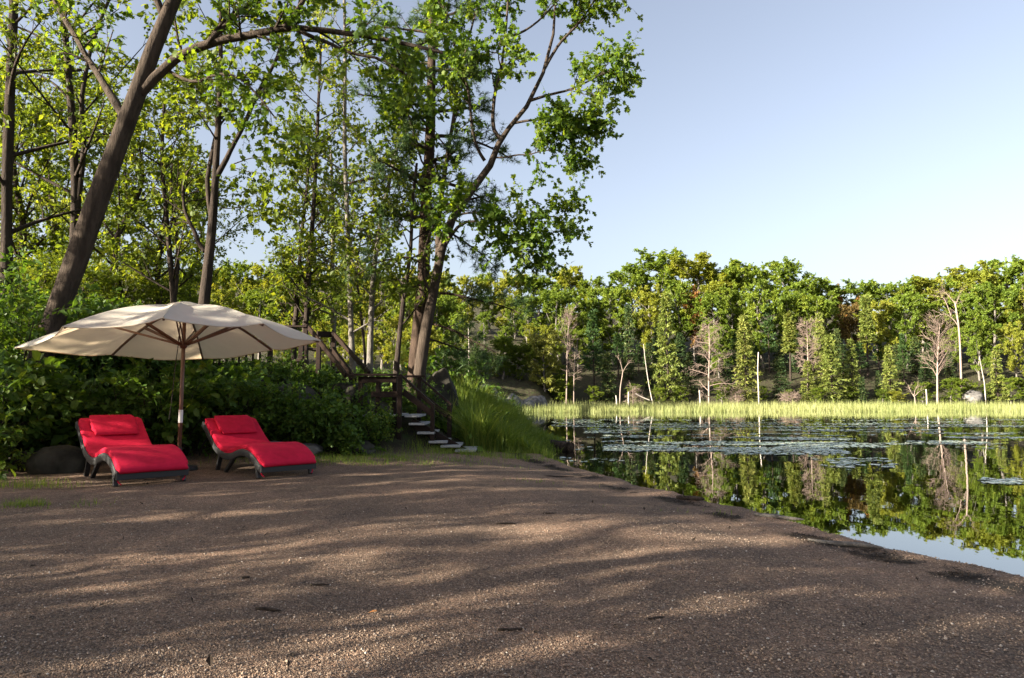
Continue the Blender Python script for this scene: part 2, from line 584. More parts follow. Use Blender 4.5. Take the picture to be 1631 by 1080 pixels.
def ground_mat():
    m, nt, out = new_mat('ground')
    tc = nt.nodes.new("ShaderNodeTexCoord")
    a = node(nt, "ShaderNodeAttribute", attribute_name="forest")
    bd = node(nt, "ShaderNodeAttribute", attribute_name="bed")
    wr = node(nt, "ShaderNodeAttribute", attribute_name="wrack")
    vo = node(nt, "ShaderNodeTexVoronoi"); vo.inputs["Scale"].default_value = 150
    nt.links.new(tc.outputs["Object"], vo.inputs["Vector"])
    sp = nt.nodes.new("ShaderNodeSeparateColor"); nt.links.new(vo.outputs["Color"], sp.inputs[0])
    grain = ramp(nt, sp.outputs[0], [(0, (.1, .07, .052)), (.35, (.2, .14, .105)), (.75, (.29, .205, .15)), (.95, (.36, .27, .2)), (1, (.5, .43, .36))])
    vo2 = node(nt, "ShaderNodeTexVoronoi"); vo2.inputs["Scale"].default_value = 60
    nt.links.new(tc.outputs["Object"], vo2.inputs["Vector"])
    sp2 = nt.nodes.new("ShaderNodeSeparateColor"); nt.links.new(vo2.outputs["Color"], sp2.inputs[0])
    g2 = ramp(nt, sp2.outputs[0], [(0, (.55, .55, .56)), (.5, (.95, .95, .95)), (1, (1.35, 1.25, 1.2))])
    grain = mix_col(nt, .7, grain, g2, 'MULTIPLY')
    big = noise(nt, .55, 5, .6)
    b2 = ramp(nt, big, [(.3, (.62, .63, .64)), (.7, (1.2, 1.1, 1.03))])
    md = ramp(nt, noise(nt, 2.6, 6, .7, 'Object', (1, .6, 1)), [(.35, (.74, .74, .75)), (.6, (1.1, 1.08, 1.06))])
    b2 = mix_col(nt, 1.0, b2, md, 'MULTIPLY')
    grain = mix_col(nt, 1.0, grain, b2, 'MULTIPLY')
    # forest floor
    fn = noise(nt, 3.5, 6, .7)
    floor = ramp(nt, fn, [(.3, (.022, .02, .012)), (.5, (.045, .038, .022)), (.7, (.04, .065, .016))])
    col = mix_col(nt, a.outputs["Fac"], grain, floor)
    wk = ramp(nt, noise(nt, 18, 5, .7), [(.35, (.025, .02, .016)), (.65, (.1, .075, .055))])
    col = mix_col(nt, wr.outputs["Fac"], col, wk)
    bed = ramp(nt, noise(nt, 1.2, 4, .6), [(.3, (.02, .018, .008)), (.7, (.05, .042, .015))])
    col = mix_col(nt, bd.outputs["Fac"], col, bed)
    pb = node(nt, "ShaderNodeBsdfPrincipled"); pb.inputs["Roughness"].default_value = .95
    pb.inputs["Specular IOR Level"].default_value = .25
    nt.links.new(col, pb.inputs["Base Color"])
    h = node(nt, "ShaderNodeMath", operation='MULTIPLY_ADD')
    nt.links.new(vo.outputs["Distance"], h.inputs[0]); h.inputs[1].default_value = -.6
    hh = node(nt, 'ShaderNodeMath', operation='MULTIPLY_ADD'); nt.links.new(noise(nt, 4.5, 3, .55), hh.inputs[0]); hh.inputs[1].default_value = 2.2; nt.links.new(noise(nt, 14, 5, .65), hh.inputs[2])
    nt.links.new(hh.outputs[0], h.inputs[2])
    nt.links.new(bump(nt, h.outputs[0], .9, .02), pb.inputs["Normal"])
    nt.links.new(pb.outputs[0], out.inputs[0])
    return m


M['ground'] = ground_mat()


def gravel_mat():
    m, nt, out = new_mat('gravel')
    a = node(nt, "ShaderNodeAttribute", attribute_name="tint")
    col = ramp(nt, a.outputs["Fac"], [(0, (.07, .05, .04)), (.35, (.19, .135, .1)), (.75, (.28, .2, .145)), (.95, (.36, .27, .2)), (1, (.52, .46, .4))])
    pb = node(nt, "ShaderNodeBsdfPrincipled"); pb.inputs["Roughness"].default_value = .8
    nt.links.new(col, pb.inputs["Base Color"])
    nt.links.new(pb.outputs[0], out.inputs[0])
    return m


M['gravel'] = gravel_mat()


def water_mat():
    m, nt, out = new_mat('lake_water')
    n1 = noise(nt, .9, 3, .5, 'Object', (1, .45, 1))
    n2 = noise(nt, 7, 2, .5, 'Object', (1, .5, 1))
    ma = node(nt, "ShaderNodeMath", operation='MULTIPLY_ADD'); nt.links.new(n2, ma.inputs[0]); ma.inputs[1].default_value = .05; nt.links.new(n1, ma.inputs[2])
    nrm = bump(nt, ma.outputs[0], .2, .02)
    gl = nt.nodes.new("ShaderNodeBsdfGlossy"); gl.inputs["Roughness"].default_value = .012
    gl.inputs["Color"].default_value = (.96, .97, .98, 1)
    nt.links.new(nrm, gl.inputs["Normal"])
    tp = nt.nodes.new("ShaderNodeBsdfTransparent"); tp.inputs[0].default_value = (.5, .45, .24, 1)
    fr = nt.nodes.new("ShaderNodeFresnel"); fr.inputs["IOR"].default_value = 1.5
    nt.links.new(nrm, fr.inputs["Normal"])
    mx = nt.nodes.new("ShaderNodeMixShader")
    ff = node(nt, 'ShaderNodeMath', operation='MULTIPLY_ADD', use_clamp=True); nt.links.new(fr.outputs[0], ff.inputs[0]); ff.inputs[1].default_value = .85; ff.inputs[2].default_value = .15
    nt.links.new(ff.outputs[0], mx.inputs[0]); nt.links.new(tp.outputs[0], mx.inputs[1]); nt.links.new(gl.outputs[0], mx.inputs[2])
    nt.links.new(mx.outputs[0], out.inputs[0])
    return m


M['water'] = water_mat()


def pad_mat():
    m, nt, out = new_mat('lily_pad')
    a = node(nt, "ShaderNodeAttribute", attribute_name="tint")
    col = ramp(nt, a.outputs["Fac"], [(0, (.14, .2, .14)), (.7, (.27, .32, .26)), (1, (.38, .38, .28))])
    pb = node(nt, "ShaderNodeBsdfPrincipled"); pb.inputs["Roughness"].default_value = .2
    pb.inputs["Specular IOR Level"].default_value = .8
    nt.links.new(col, pb.inputs["Base Color"])
    nt.links.new(pb.outputs[0], out.inputs[0])
    return m


M['pad'] = pad_mat()

# ------------------------------------------------------------------ terrain
WATER_Z = -0.25
LAKE = np.array([(0.58, 14.1), (0.95, 12.4), (1.35, 10.87), (1.94, 8.63), (2.53, 7.15), (2.9, 6.13), (3.1, 5.35), (3.48, 4.6), (4.1, 3.1), (5.2, 0), (7, -5), (20, -14), (95, -20),
                 (120, 66), (60, 66.5), (30, 65), (15, 66), (4, 64), (-1, 62), (-3.5, 52), (-2.8, 40), (-1.9, 28), (-0.9, 21.5), (0.6, 18.6), (1.35, 17.2),
                 (1.45, 16.4), (0.75, 15.6), (0.1, 15.0)])


def lake_sd(x, y):
    """distance to the lake's edge, positive on land"""
    x = np.asarray(x, float); y = np.asarray(y, float)
    d = np.full(x.shape, 1e9); inside = np.zeros(x.shape, bool)
    n = len(LAKE)
    for i in range(n):
        a = LAKE[i]; b = LAKE[(i + 1) % n]
        e = b - a
        t = np.clip(((x - a[0]) * e[0] + (y - a[1]) * e[1]) / (e @ e), 0, 1)
        d = np.minimum(d, np.hypot(x - a[0] - t * e[0], y - a[1] - t * e[1]))
        c = ((a[1] > y) != (b[1] > y)) & (x < (b[0] - a[0]) * (y - a[1]) / (b[1] - a[1] + 1e-12) + a[0])
        inside ^= c
    return np.where(inside, -d, d)


def bank_y(x):
    """plan line where the bank starts behind the loungers"""
    return np.interp(x, [-40, -20, -12, -9, -7, -5, -3, -1.5, 0, 3], [0, 3, 7.2, 9.2, 10.4, 11.0, 11.5, 12.1, 13.6, 16]) + .5 * (vnoise(np.asarray(x) * .9, 0 * np.asarray(x), 5) - .5)


def height(x, y):
    x = np.asarray(x, float); y = np.asarray(y, float)
    sd = lake_sd(x, y) + .25 * (vnoise(x * 1.7, y * 1.7, 3) - .5) * (y < 30)
    land = WATER_Z + .02 + .13 * smooth(sd / .35) + .13 * smooth((sd - .3) / 2.4)
    land = land + .05 * (fbm(x * .8, y * .8, 9) - .5) * smooth(sd / 2) + .03 * (fbm(x * 3.2, y * 3.2, 2, 3) - .5)
    by = bank_y(x)
    b = smooth((y - by) / 2.2) * (1.15 + .5 * (fbm(x * .6, y * .6, 21) - .5)) + np.clip(y - by - 2, 0, 30) * .045
    land = land + b * smooth((sd - .6) / 3.5) * smooth((5 - x) / 3)
    far = np.clip(y - 66, 0, 60)
    land = land + smooth(far / 8) * 1.0 + far * .26 * smooth((y - 67) / 10)
    land = land + smooth((-6 - x) / 20) * np.clip(y - 30, 0, 60) * .06
    bed = WATER_Z - .03 - np.minimum(1.6, .3 * np.abs(sd))
    return np.where(sd > 0, land, bed)


def hz(x, y):
    return float(height(np.array([x]), np.array([y]))[0])


def grid_axis(parts):
    out = []
    for a, b, s in parts:
        out.append(np.arange(a, b, s))
    return np.unique(np.round(np.concatenate(out), 4))


gx = np.concatenate([-np.geomspace(9, 500, 50)[::-1], np.arange(-8.9, 6, .085), np.geomspace(6.05, 500, 60)])
gy = np.concatenate([-np.geomspace(1, 300, 25)[::-1], np.arange(-.9, 1.5, .3), np.arange(1.5, 18, .085), np.geomspace(18.1, 600, 110)])
GX, GY = np.meshgrid(gx, gy)
GZ = height(GX, GY)
nx, ny = len(gx), len(gy)
mb = MB()
ii = (np.arange(ny - 1)[:, None] * nx + np.arange(nx - 1)[None]).ravel()
mb.add(np.stack([GX, GY, GZ], -1).reshape(-1, 3), np.stack([ii, ii + 1, ii + nx + 1, ii + nx], -1))
ground = mb.build('ground', M['ground'], kind='structure')
SDg = lake_sd(GX, GY).ravel()
fx, fy = GX.ravel(), GY.ravel()
forest = smooth((fy - bank_y(fx) + .2 + .5 * (fbm(fx * 1.5, fy * 1.5, 4) - .5)) / .8) * smooth((SDg - .3) / .8)
forest = np.maximum(forest, smooth((-9 - fx - .6 * fy * 0) / 1.5))
forest = np.maximum(forest, (fy > 15) * 1.0)
bedv = smooth((-SDg + .05) / .9)
line = np.abs(SDg - .72 - .3 * (fbm(fx * 1.2, fy * 1.2, 8) - .5))
wrack = np.clip(smooth((.2 - line) / .12) * smooth((fbm(fx * 2.2, fy * 2.2, 31) - .38) / .1), 0, 1) * (fy < 15)
wet = smooth((.28 - SDg) / .22) * (fy < 15)
wrack = np.maximum(wrack, .62 * wet)
for nm, arr in (("forest", forest), ("bed", bedv), ("wrack", wrack)):
    at_ = ground.data.attributes.new(nm, 'FLOAT', 'POINT')
    at_.data.foreach_set("value", arr.astype(np.float32))

mb = MB()
wx = np.array([-6, 0, 6, 30, 125.]); wy = np.array([-22, 0, 10, 20, 40, 69.])
WX, WY = np.meshgrid(wx, wy)
ii = (np.arange(len(wy) - 1)[:, None] * len(wx) + np.arange(len(wx) - 1)[None]).ravel()
mb.add(np.stack([WX, WY, WX * 0 + WATER_Z], -1).reshape(-1, 3), np.stack([ii, ii + 1, ii + len(wx) + 1, ii + len(wx)], -1))
mb.build('lake_water', M['water'], kind='structure')

# ------------------------------------------------------------------ trees
FAN = lambda t: 1.0 - .55 * t


def tree_parts(root, origin, trunk, rad, limbs, lv, leaf, mats, seed, sides=9, leaf_tmpl=T_LEAF, auto=None, twigs=True, lim_name='limb', extra_paths=None):
    """trunk: polyline (world), rad: radii; limbs: [(polyline, r0, r1)]; auto: (n, t0, t1, ang, len, prof) limbs off the trunk;
    lv: [(n, t0, t1, ang, len, up, droop)...] further levels; leaf: (n, size, droop)"""
    rng = rs(seed)
    origin = np.asarray(origin, float)
    k = 14
    tp = catmull(np.asarray(trunk) - origin, k)
    tr = np.interp(np.linspace(0, 1, k), np.linspace(0, 1, len(rad)), rad)
    tmb = MB()
    tp2 = tp + 0
    tubes(tmb, tp2, tr, sides, lump=.16, rng=rng)
    tmb.build('trunk', mats[0], root)
    pathsP, pathsR = [], []
    K = 8
    for (pl, r0, r1) in limbs:
        lp = catmull(np.asarray(pl) - origin, K)
        lp[1:-1] += rng.normal(0, .012, (K - 2, 3))
        lr = np.linspace(r0, r1, K)
        pathsP.append(lp[None]); pathsR.append(lr[None])
        m2 = MB(); tubes(m2, catmull(lp, 14), np.interp(np.linspace(0, 1, 14), np.linspace(0, 1, K), lr), 6, lump=.1, rng=rng)
        m2.build(lim_name, mats[0], root)
    bmb = MB()
    if auto:
        n, t0, t1, ang, ln, prof, up, dr = auto
        P, R = kids(tp[None], tr[None], n, t0, t1, ang, ln, rng, K, up, .25, dr, golden=True, rf=.45, prof=prof)
        tubes(bmb, P, R, 4)
        pathsP.append(P); pathsR.append(R)
    P = np.concatenate(pathsP); R = np.concatenate(pathsR)
    cl = None
    allP = []
    for q, (n, t0, t1, ang, ln, up, dr) in enumerate(lv):
        prof = FAN if q == 0 else None
        P2, R2 = kids(P, R, n, t0, t1, ang, ln, rng, 5 if q == 0 else 4, up, .35, dr, rf=.55, prof=prof, rmin=.0035)
        if twigs or q == 0: tubes(bmb, P2, R2, 3)
        if q == 0:
            base_cl = rng.random(len(P2))
        cl = base_cl if q == 0 else np.repeat(cl, n)
        P, R = P2, R2
    if bmb.n:
        bmb.build('branch', mats[0], root, kind='stuff')
    cmb = MB()
    leaves(cmb, P, leaf[0], leaf[1], rng, leaf_tmpl, droop=leaf[2], clump=cl)
    c = cmb.build('crown', mats[1], root, smooth_faces=False, kind='stuff')
    return c


def px_path(pts, d):
    if np.isscalar(d): d = [d] * len(pts)
    return np.array([at(p[0], p[1], q) for p, q in zip(pts, d)])


def on_ground(px, d):
    p = at(px, HOR, d)
    return np.array([p[0], d, hz(p[0], d)])


def hero(name, label, cat, base, trunk, rad, **kw):
    """a tree that stands at base (world)"""
    root = thing(name, label, cat, base)
    tr = np.vstack([[base - np.array([0, 0, .15])], trunk]) if trunk[0][2] > base[2] + .05 else trunk
    tree_parts(root, base, tr, rad, **kw)
    return root


BR3 = [(7, .2, 1, (.5, 1.2), .9, .15, .1), (6, .2, 1, (.4, 1.1), .42, .1, .15)]

# --- the great leaning oak by the umbrella
b = on_ground(34, 10.8)
hero('oak_tree', 'big leaning oak with rough trunk rising beside the umbrella canopy', 'tree', b,
     px_path([(47, 640), (62, 580), (86, 510), (130, 390), (175, 262), (218, 150), (246, 72), (276, 0), (318, -100), (340, -210)], 10.8),
     [.25, .21, .19, .175, .16, .15, .14, .12, .105, .09, .06],
     limbs=[(px_path([(214, 160), (262, 108), (310, 78), (365, 62), (420, 52), (452, 44), (505, 48), (570, 56), (640, 66), (705, 84)], np.linspace(10.8, 10.2, 10)), .085, .025),
            (px_path([(452, 44), (478, 10), (505, -40), (520, -100)], 10.4), .045, .02),
            (px_path([(470, 46), (520, 68), (560, 85), (610, 95), (660, 128)], 10.4), .035, .012),
            (px_path([(330, 72), (360, 40), (400, 0), (440, -60)], 10.6), .05, .02),
            (px_path([(262, 108), (310, 130), (360, 118), (410, 150), (440, 190)], [10.8, 10.6, 10.3, 10, 9.8]), .03, .01),
            (px_path([(200, 190), (150, 110), (110, 40), (60, -40)], [10.8, 11.2, 11.6, 12]), .07, .02),
            (px_path([(262, 30), (230, -40), (150, -90), (90, -100)], [10.8, 10.6, 10.2, 10]), .06, .02),
            (px_path([(300, -60), (380, -80), (460, -70), (560, -60)], [10.8, 10.8, 10.6, 10.4]), .06, .02)],
     lv=[(11, .25, 1, (.5, 1.2), 1.1, .1, .15), (6, .2, 1, (.4, 1.1), .5, .05, .2)],
     leaf=(11, .105, .35), mats=(M['bark_oak'], M['leaf_oak']), seed=11, sides=12, leaf_tmpl=T_OAK)

# --- slender twin-stemmed maple behind the umbrella
b = on_ground(322, 13.2)
hero('maple_tree', 'forked slim maple with three stems standing behind the umbrella top', 'tree', b,
     px_path([(323, 540), (325, 485), (331, 430), (340, 340), (345, 250), (350, 150), (352, 70), (350, -60)], 13.2),
     [.125, .115, .105, .095, .08, .062, .05, .042, .025],
     limbs=[(px_path([(343, 285), (360, 250), (377, 222), (400, 170), (428, 118), (446, 80), (452, 20)], np.linspace(13.2, 12.8, 7)), .055, .022),
            (px_path([(336, 345), (331, 290), (338, 235), (345, 195), (328, 165), (303, 118), (285, 60), (276, 0)], np.linspace(13.2, 13.6, 8)), .045, .02),
            (px_path([(326, 400), (312, 375), (298, 345), (292, 305), (300, 272)], 13.4), .05, .02),
            (px_path([(370, 262), (405, 250), (435, 252), (452, 262)], 13), .012, .003),
            (px_path([(366, 266), (400, 276), (430, 280), (425, 300)], 13), .01, .003),
            (px_path([(350, 330), (390, 332), (430, 338)], 13), .011, .003)],
     auto=(9, .62, 1, (.6, 1.2), 2.0, FAN, .2, 0.),
     lv=[(7, .35, 1, (.5, 1.2), .95, .1, .1), (5, .2, 1, (.4, 1.1), .45, .1, .15)],
     leaf=(7, .1, .3), mats=(M['bark_dark'], M['leaf_maple']), seed=12, sides=9, leaf_tmpl=T_BROAD)


def slim(name, label, pts, d, r0, r1, seed, auto, lv, leaf, mats, tmpl=T_LEAF, limbs=(), basepx=None):
    b = on_ground(basepx if basepx is not None else pts[0][0], d)
    return hero(name, label, 'tree', b, px_path(pts, d), list(np.linspace(r0, r1, 8)), limbs=list(limbs), auto=auto, lv=lv, leaf=leaf, mats=mats, seed=seed, leaf_tmpl=tmpl, sides=7)


DOME = lambda t: .45 + .55 * np.sin(np.clip(t, 0, 1) * PI) ** .7
LV = [(6, .25, 1, (.5, 1.2), .9, .12, .08), (4, .2, 1, (.4, 1.1), .45, .1, .12)]
LVs = [(5, .25, 1, (.5, 1.2), .6, .12, .08), (4, .2, 1, (.4, 1.1), .35, .1, .12)]

slim('maple_tree', 'dim dark-trunked tree standing just behind the leaning oak', [(116, 420), (120, 330), (116, 210), (108, 100), (98, 0), (92, -120)], 14.5, .11, .05, 21,
     (16, .35, 1, (.7, 1.3), 2.6, DOME, .1, .05), LV, (9, .11, .3), (M['bark_dark'], M['leaf_maple']),
     limbs=[(px_path([(122, 340), (134, 230), (133, 140), (150, 60), (178, -10)], 14.5), .06, .03)], basepx=114)
slim('maple_tree', 'thick straight trunk at the very edge beyond the leaning oak', [(10, 480), (10, 400), (12, 250), (18, 100), (22, -20), (20, -140)], 13.5, .125, .07, 22,
     (14, .35, 1, (.7, 1.3), 2.6, DOME, .1, .05), LV, (9, .11, .3), (M['bark_dark'], M['leaf_maple']), basepx=8)
slim('young_maple', 'thin double-stemmed sapling rising behind the umbrella crown', [(279, 520), (277, 480), (270, 400), (263, 320), (258, 250), (262, 160)], 15, .085, .03, 23,
     (16, .35, 1, (.7, 1.3), 1.5, DOME, .2, 0.), LV, (7, .12, .25), (M['bark_dark'], M['leaf_maple']),
     limbs=[(px_path([(279, 470), (283, 410), (281, 360), (272, 320), (276, 250)], 15), .045, .015)])
slim('poplar_tree', 'thin poplar with yellow-lit leaves, wider spaced of the pair by the upper railing', [(468, 540), (472, 500), (476, 440), (481, 370), (490, 290), (494, 200)], 18.5, .085, .03, 24,
     (26, .2, 1, (.7, 1.3), 1.25, DOME, .25, 0.), LVs, (7, .11, .3), (M['bark_dark'], M['leaf_poplar']))
slim('poplar_tree', 'taller poplar of the pair by the upper railing, its stem lightly curved', [(486, 540), (489, 490), (493, 420), (499, 340), (504, 250), (508, 150), (512, 60)], 18, .095, .03, 25,
     (30, .22, 1, (.7, 1.3), 1.3, DOME, .25, 0.), LVs, (7, .11, .3), (M['bark_dark'], M['leaf_poplar']))
slim('aspen_tree', 'straight grey-stemmed aspen above the upper staircase', [(562, 590), (560, 540), (557, 450), (553, 340), (549, 220), (550, 100), (548, -20)], 16.5, .085, .035, 26,
     (24, .3, 1, (.8, 1.4), 1.3, DOME, .15, .05), LVs, (6, .11, .3), (M['bark_grey'], M['leaf_maple']))
slim('aspen_tree', 'slightly leaning aspen whose base meets the foot of the upper staircase rail', [(589, 596), (590, 540), (594, 450), (602, 380), (615, 310), (630, 250), (642, 170)], 16, .09, .03, 27,
     (22, .35, 1, (.8, 1.4), 1.2, DOME, .15, .05), LVs, (6, .11, .3), (M['bark_grey'], M['leaf_maple']))
slim('young_maple', 'dark crooked sapling between the two aspens', [(583, 600), (581, 560), (577, 520), (573, 480), (568, 430), (578, 360)], 17.5, .05, .015, 28,
     (12, .45, 1, (.7, 1.3), .8, DOME, .2, 0.), LVs, (6, .11, .3), (M['bark_dark'], M['leaf_maple']))
slim('young_maple', 'straight dark sapling beside the big pine trunk', [(631, 600), (634, 560), (639, 510), (647, 450), (655, 390), (656, 330), (664, 260)], 15.2, .075, .03, 29,
     (16, .4, 1, (.8, 1.4), 1.1, DOME, .15, .05), LVs, (6, .11, .3), (M['bark_dark'], M['leaf_maple']))
slim('aspen_tree', 'pale grey aspen stem rising behind the upper deck post', [(531, 560), (531, 500), (529, 440), (531, 350), (527, 240)], 19, .1, .04, 30,
     (20, .35, 1, (.8, 1.4), 1.2, DOME, .15, .05), LVs, (6, .12, .3), (M['bark_grey'], M['leaf_poplar']))

# --- big oak leaning out over the lake
b = on_ground(672, 14.9)
D0 = 14.9
hero('oak_tree', 'tall oak with a crown reaching out over the lake beside the staircase', 'tree', b,
     px_path([(668, 598), (676, 540), (688, 480), (701, 412), (712, 365), (738, 322), (767, 283), (790, 247), (797, 219), (818, 196), (845, 160), (868, 108), (882, 50), (886, -20)], D0),
     [.15, .135, .12, .11, .1, .095, .09, .08, .07, .062, .055, .045, .038, .03, .018],
     limbs=[(px_path([(798, 221), (785, 199), (788, 151), (798, 104), (806, 30), (812, -50)], np.linspace(D0, 14.4, 6)), .055, .02),
            (px_path([(772, 256), (755, 223), (748, 159), (736, 111), (716, 50), (700, -20)], np.linspace(D0, 14.2, 6)), .045, .015),
            (px_path([(845, 160), (880, 150), (915, 140), (955, 120), (985, 110)], np.linspace(D0, 14.2, 5)), .035, .01),
            (px_path([(868, 108), (900, 60), (935, 20), (965, -30)], D0), .04, .012),
            (px_path([(820, 196), (860, 190), (900, 185), (940, 190)], np.linspace(D0, 14.3, 4)), .03, .008),
            (px_path([(788, 251), (830, 248), (870, 240), (905, 240)], np.linspace(D0, 14.6, 4)), .022, .006),
            (px_path([(704, 400), (735, 352), (780, 362), (830, 350), (870, 345), (905, 348)], np.linspace(D0, 14, 6)), .04, .008),
            (px_path([(722, 345), (760, 340), (800, 372), (830, 395), (850, 405)], np.linspace(D0, 14, 5)), .025, .006),
            (px_path([(697, 430), (700, 340), (706, 283), (719, 215), (724, 171), (740, 90), (760, 10)], np.linspace(D0, 15.3, 7)), .07, .02),
            (px_path([(690, 470), (672, 430), (690, 360), (720, 335), (760, 338)], np.linspace(D0, 13.6, 5)), .03, .008),
            (px_path([(705, 300), (670, 250), (650, 180), (620, 120)], D0), .03, .01),
            (px_path([(806, 60), (850, 40), (900, -10), (950, -40)], D0), .03, .01)],
     lv=[(13, .38, 1, (.5, 1.2), 1.1, .12, .08), (7, .15, 1, (.4, 1.2), .52, .08, .15)],
     leaf=(17, .105, .3), mats=(M['bark_oak'], M['leaf_oak']), seed=31, sides=11, leaf_tmpl=T_OAK)

# --- white pine sharing the oak's foot
b = on_ground(655, 15.7)
hero('pine_tree', 'tall white pine with long horizontal boughs growing close behind the oak', 'tree', b,
     px_path([(661, 590), (668, 520), (675, 430), (679, 330), (684, 240), (687, 160), (688, 60), (690, -60), (692, -150)], 15.7),
     [.165, .16, .15, .14, .125, .11, .1, .085, .05],
     limbs=[(px_path([(675, 470), (710, 468), (755, 476), (800, 488), (828, 500)], np.linspace(15.7, 15, 5)), .04, .01),
            (px_path([(672, 510), (705, 520), (745, 538), (790, 562)], np.linspace(15.7, 14.9, 4)), .035, .01),
            (px_path([(668, 540), (700, 545), (735, 558), (765, 580)], np.linspace(15.7, 16.5, 4)), .03, .008),
            (px_path([(676, 420), (640, 410), (600, 420), (565, 440)], np.linspace(15.7, 15.2, 4)), .035, .01),
            (px_path([(678, 350), (720, 372), (760, 400), (790, 425)], np.linspace(15.7, 16.2, 4)), .035, .01)],
     auto=(34, .42, 1, (1.25, 1.7), 2.3, FAN, .05, .1),
     lv=[(9, .3, 1, (.5, 1.0), .6, .02, .1), (4, .3, 1, (.4, .9), .25, .1, .0)],
     leaf=(7, .13, .0), mats=(M['bark_pine'], M['needle_pine']), seed=32, sides=11, leaf_tmpl=T_TUFT)


# ------------------------------------------------------------------ prototypes that are copied
def proto_broad(name, mat, bark, seed, leafsize=.3, nleaf=10, n1=18, tmpl=T_LEAF, wide=3.4, low=.25, n2=8, n3=5):
    root = bpy.data.objects.new(name, None); COL.objects.link(root)
    r = rs(seed)
    tr = np.array([[0, 0, -.4], [r.normal(0, .12), r.normal(0, .12), 2.2], [r.normal(0, .25), r.normal(0, .25), 5], [r.normal(0, .3), r.normal(0, .3), 7.6], [r.normal(0, .3), r.normal(0, .3), 9.4]])
    tree_parts(root, (0, 0, 0), tr, [.19, .16, .12, .08, .03], [], auto=(n1, low, .98, (.5, 1.25), wide, lambda t: .35 + .75 * np.sin(np.clip((t - .12) / .9, 0, 1) * PI) ** .8, .15, -.05),
               lv=[(n2, .25, 1, (.5, 1.2), 1.35, .1, 0), (n3, .2, 1, (.4, 1.2), .6, .12, .1)], leaf=(nleaf, leafsize, .2), mats=(bark, mat), seed=seed, sides=7, leaf_tmpl=tmpl, twigs=False)
    return root


def proto_spruce(name, mat, seed, n1=120, width=1.9, gap=.0, low=.06, soft=0., dead_top=False, drp=.35, tiers=19):
    root = bpy.data.objects.new(name, None); COL.objects.link(root)
    r = rs(seed)
    tp = np.array([[0, 0, -.3], [r.normal(0, .03), r.normal(0, .03), 3], [r.normal(0, .05), r.normal(0, .05), 6.5], [0, 0, 10]])
    mbt = MB(); P = catmull(tp, 10); R = np.linspace(.15, .012, 10)
    tubes(mbt, P, R, 6); mbt.build('trunk', M['bark_dark'], root)
    lump = r.uniform(.7, 1.2, 40)
    prof = lambda t: (np.clip(1 - t, 0, 1) ** .85 + .05) * lump[(np.clip(t, 0, .999) * 40).astype(int)] * np.where(t < .2, .75 + t, 1)
    P1, R1 = kids(P[None], R[None], n1, low, .985, (1.25, 1.7), width, r, 5, .02 + soft, .12, drp, golden=True, rf=.3, prof=prof, tiers=tiers)
    if gap:
        keep = r.random(len(P1)) > gap; P1, R1 = P1[keep], R1[keep]
    bm_ = MB(); tubes(bm_, P1, R1, 3); bm_.build('branch', M['bark_dark'], root, kind='stuff')
    P2, R2 = kids(P1, R1, 8, .15, 1, (.6, 1.1), .5, r, 3, .0, .15, .12, flat=.35, prof=lambda t: 1.15 - .8 * t)
    c = MB()
    cl = np.repeat(r.random(len(P1)), 8)
    leaves(c, P2, 6, .3, r, T_SLIM, .05, .35, .15, 1.0, clump=cl, along=1.0)
    leaves(c, P1, 12, .34, r, T_SLIM, .15, .4, .1, 1.0, along=1.0)
    if not dead_top:
        leaves(c, P[None], 60, .2, r, T_SLIM, .8, .6, -.4, .2, along=.3)
    c.build('crown', mat, root, smooth_faces=False, kind='stuff')
    return root


class Kind:
    """one kind of copied tree: the first placing uses the built tree itself, later ones copy it"""
    def __init__(self, root):
        self.root, self.used = root, False

    def put(self, loc, rz, scale, label, cat, group=None, name=None):
        if not self.used:
            self.used = True
            o = self.root
            if name: o.name = name
            o.location = [float(a) for a in loc]; o.rotation_euler = (0, 0, rz)
            o.scale = (scale,) * 3 if np.isscalar(scale) else tuple(scale)
            o['label'] = label; o['category'] = cat
            if group: o['group'] = group
            return o
        o = clone(self.root, loc, rz, scale, label, cat, group, name)
        if not group and 'group' in o: del o['group']
        return o


rng = rs(77)
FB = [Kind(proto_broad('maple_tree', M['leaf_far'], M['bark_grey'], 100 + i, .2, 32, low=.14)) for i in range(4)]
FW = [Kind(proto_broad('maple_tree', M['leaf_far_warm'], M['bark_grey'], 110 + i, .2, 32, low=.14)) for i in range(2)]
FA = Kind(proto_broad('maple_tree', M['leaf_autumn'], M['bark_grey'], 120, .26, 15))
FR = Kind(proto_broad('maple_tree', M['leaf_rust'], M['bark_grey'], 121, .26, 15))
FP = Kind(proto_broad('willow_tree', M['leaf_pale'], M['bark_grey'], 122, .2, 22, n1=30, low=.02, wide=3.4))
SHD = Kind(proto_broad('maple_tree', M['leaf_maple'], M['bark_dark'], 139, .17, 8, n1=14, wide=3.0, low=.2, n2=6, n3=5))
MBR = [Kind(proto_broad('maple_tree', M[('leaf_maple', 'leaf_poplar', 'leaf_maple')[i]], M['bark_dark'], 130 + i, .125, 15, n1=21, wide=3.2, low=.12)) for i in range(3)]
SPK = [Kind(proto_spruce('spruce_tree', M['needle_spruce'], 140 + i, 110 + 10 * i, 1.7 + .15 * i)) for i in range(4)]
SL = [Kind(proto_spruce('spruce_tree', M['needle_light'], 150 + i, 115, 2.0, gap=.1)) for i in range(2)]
LA = Kind(proto_spruce('larch_tree', M['needle_light'], 160, 110, 1.25, low=.42, soft=.25, drp=.1))
PF = [Kind(proto_spruce('pine_tree', M['needle_pine'], 165 + i, 70, 2.2, gap=.2, low=.3, soft=.35, drp=.0)) for i in range(2)]


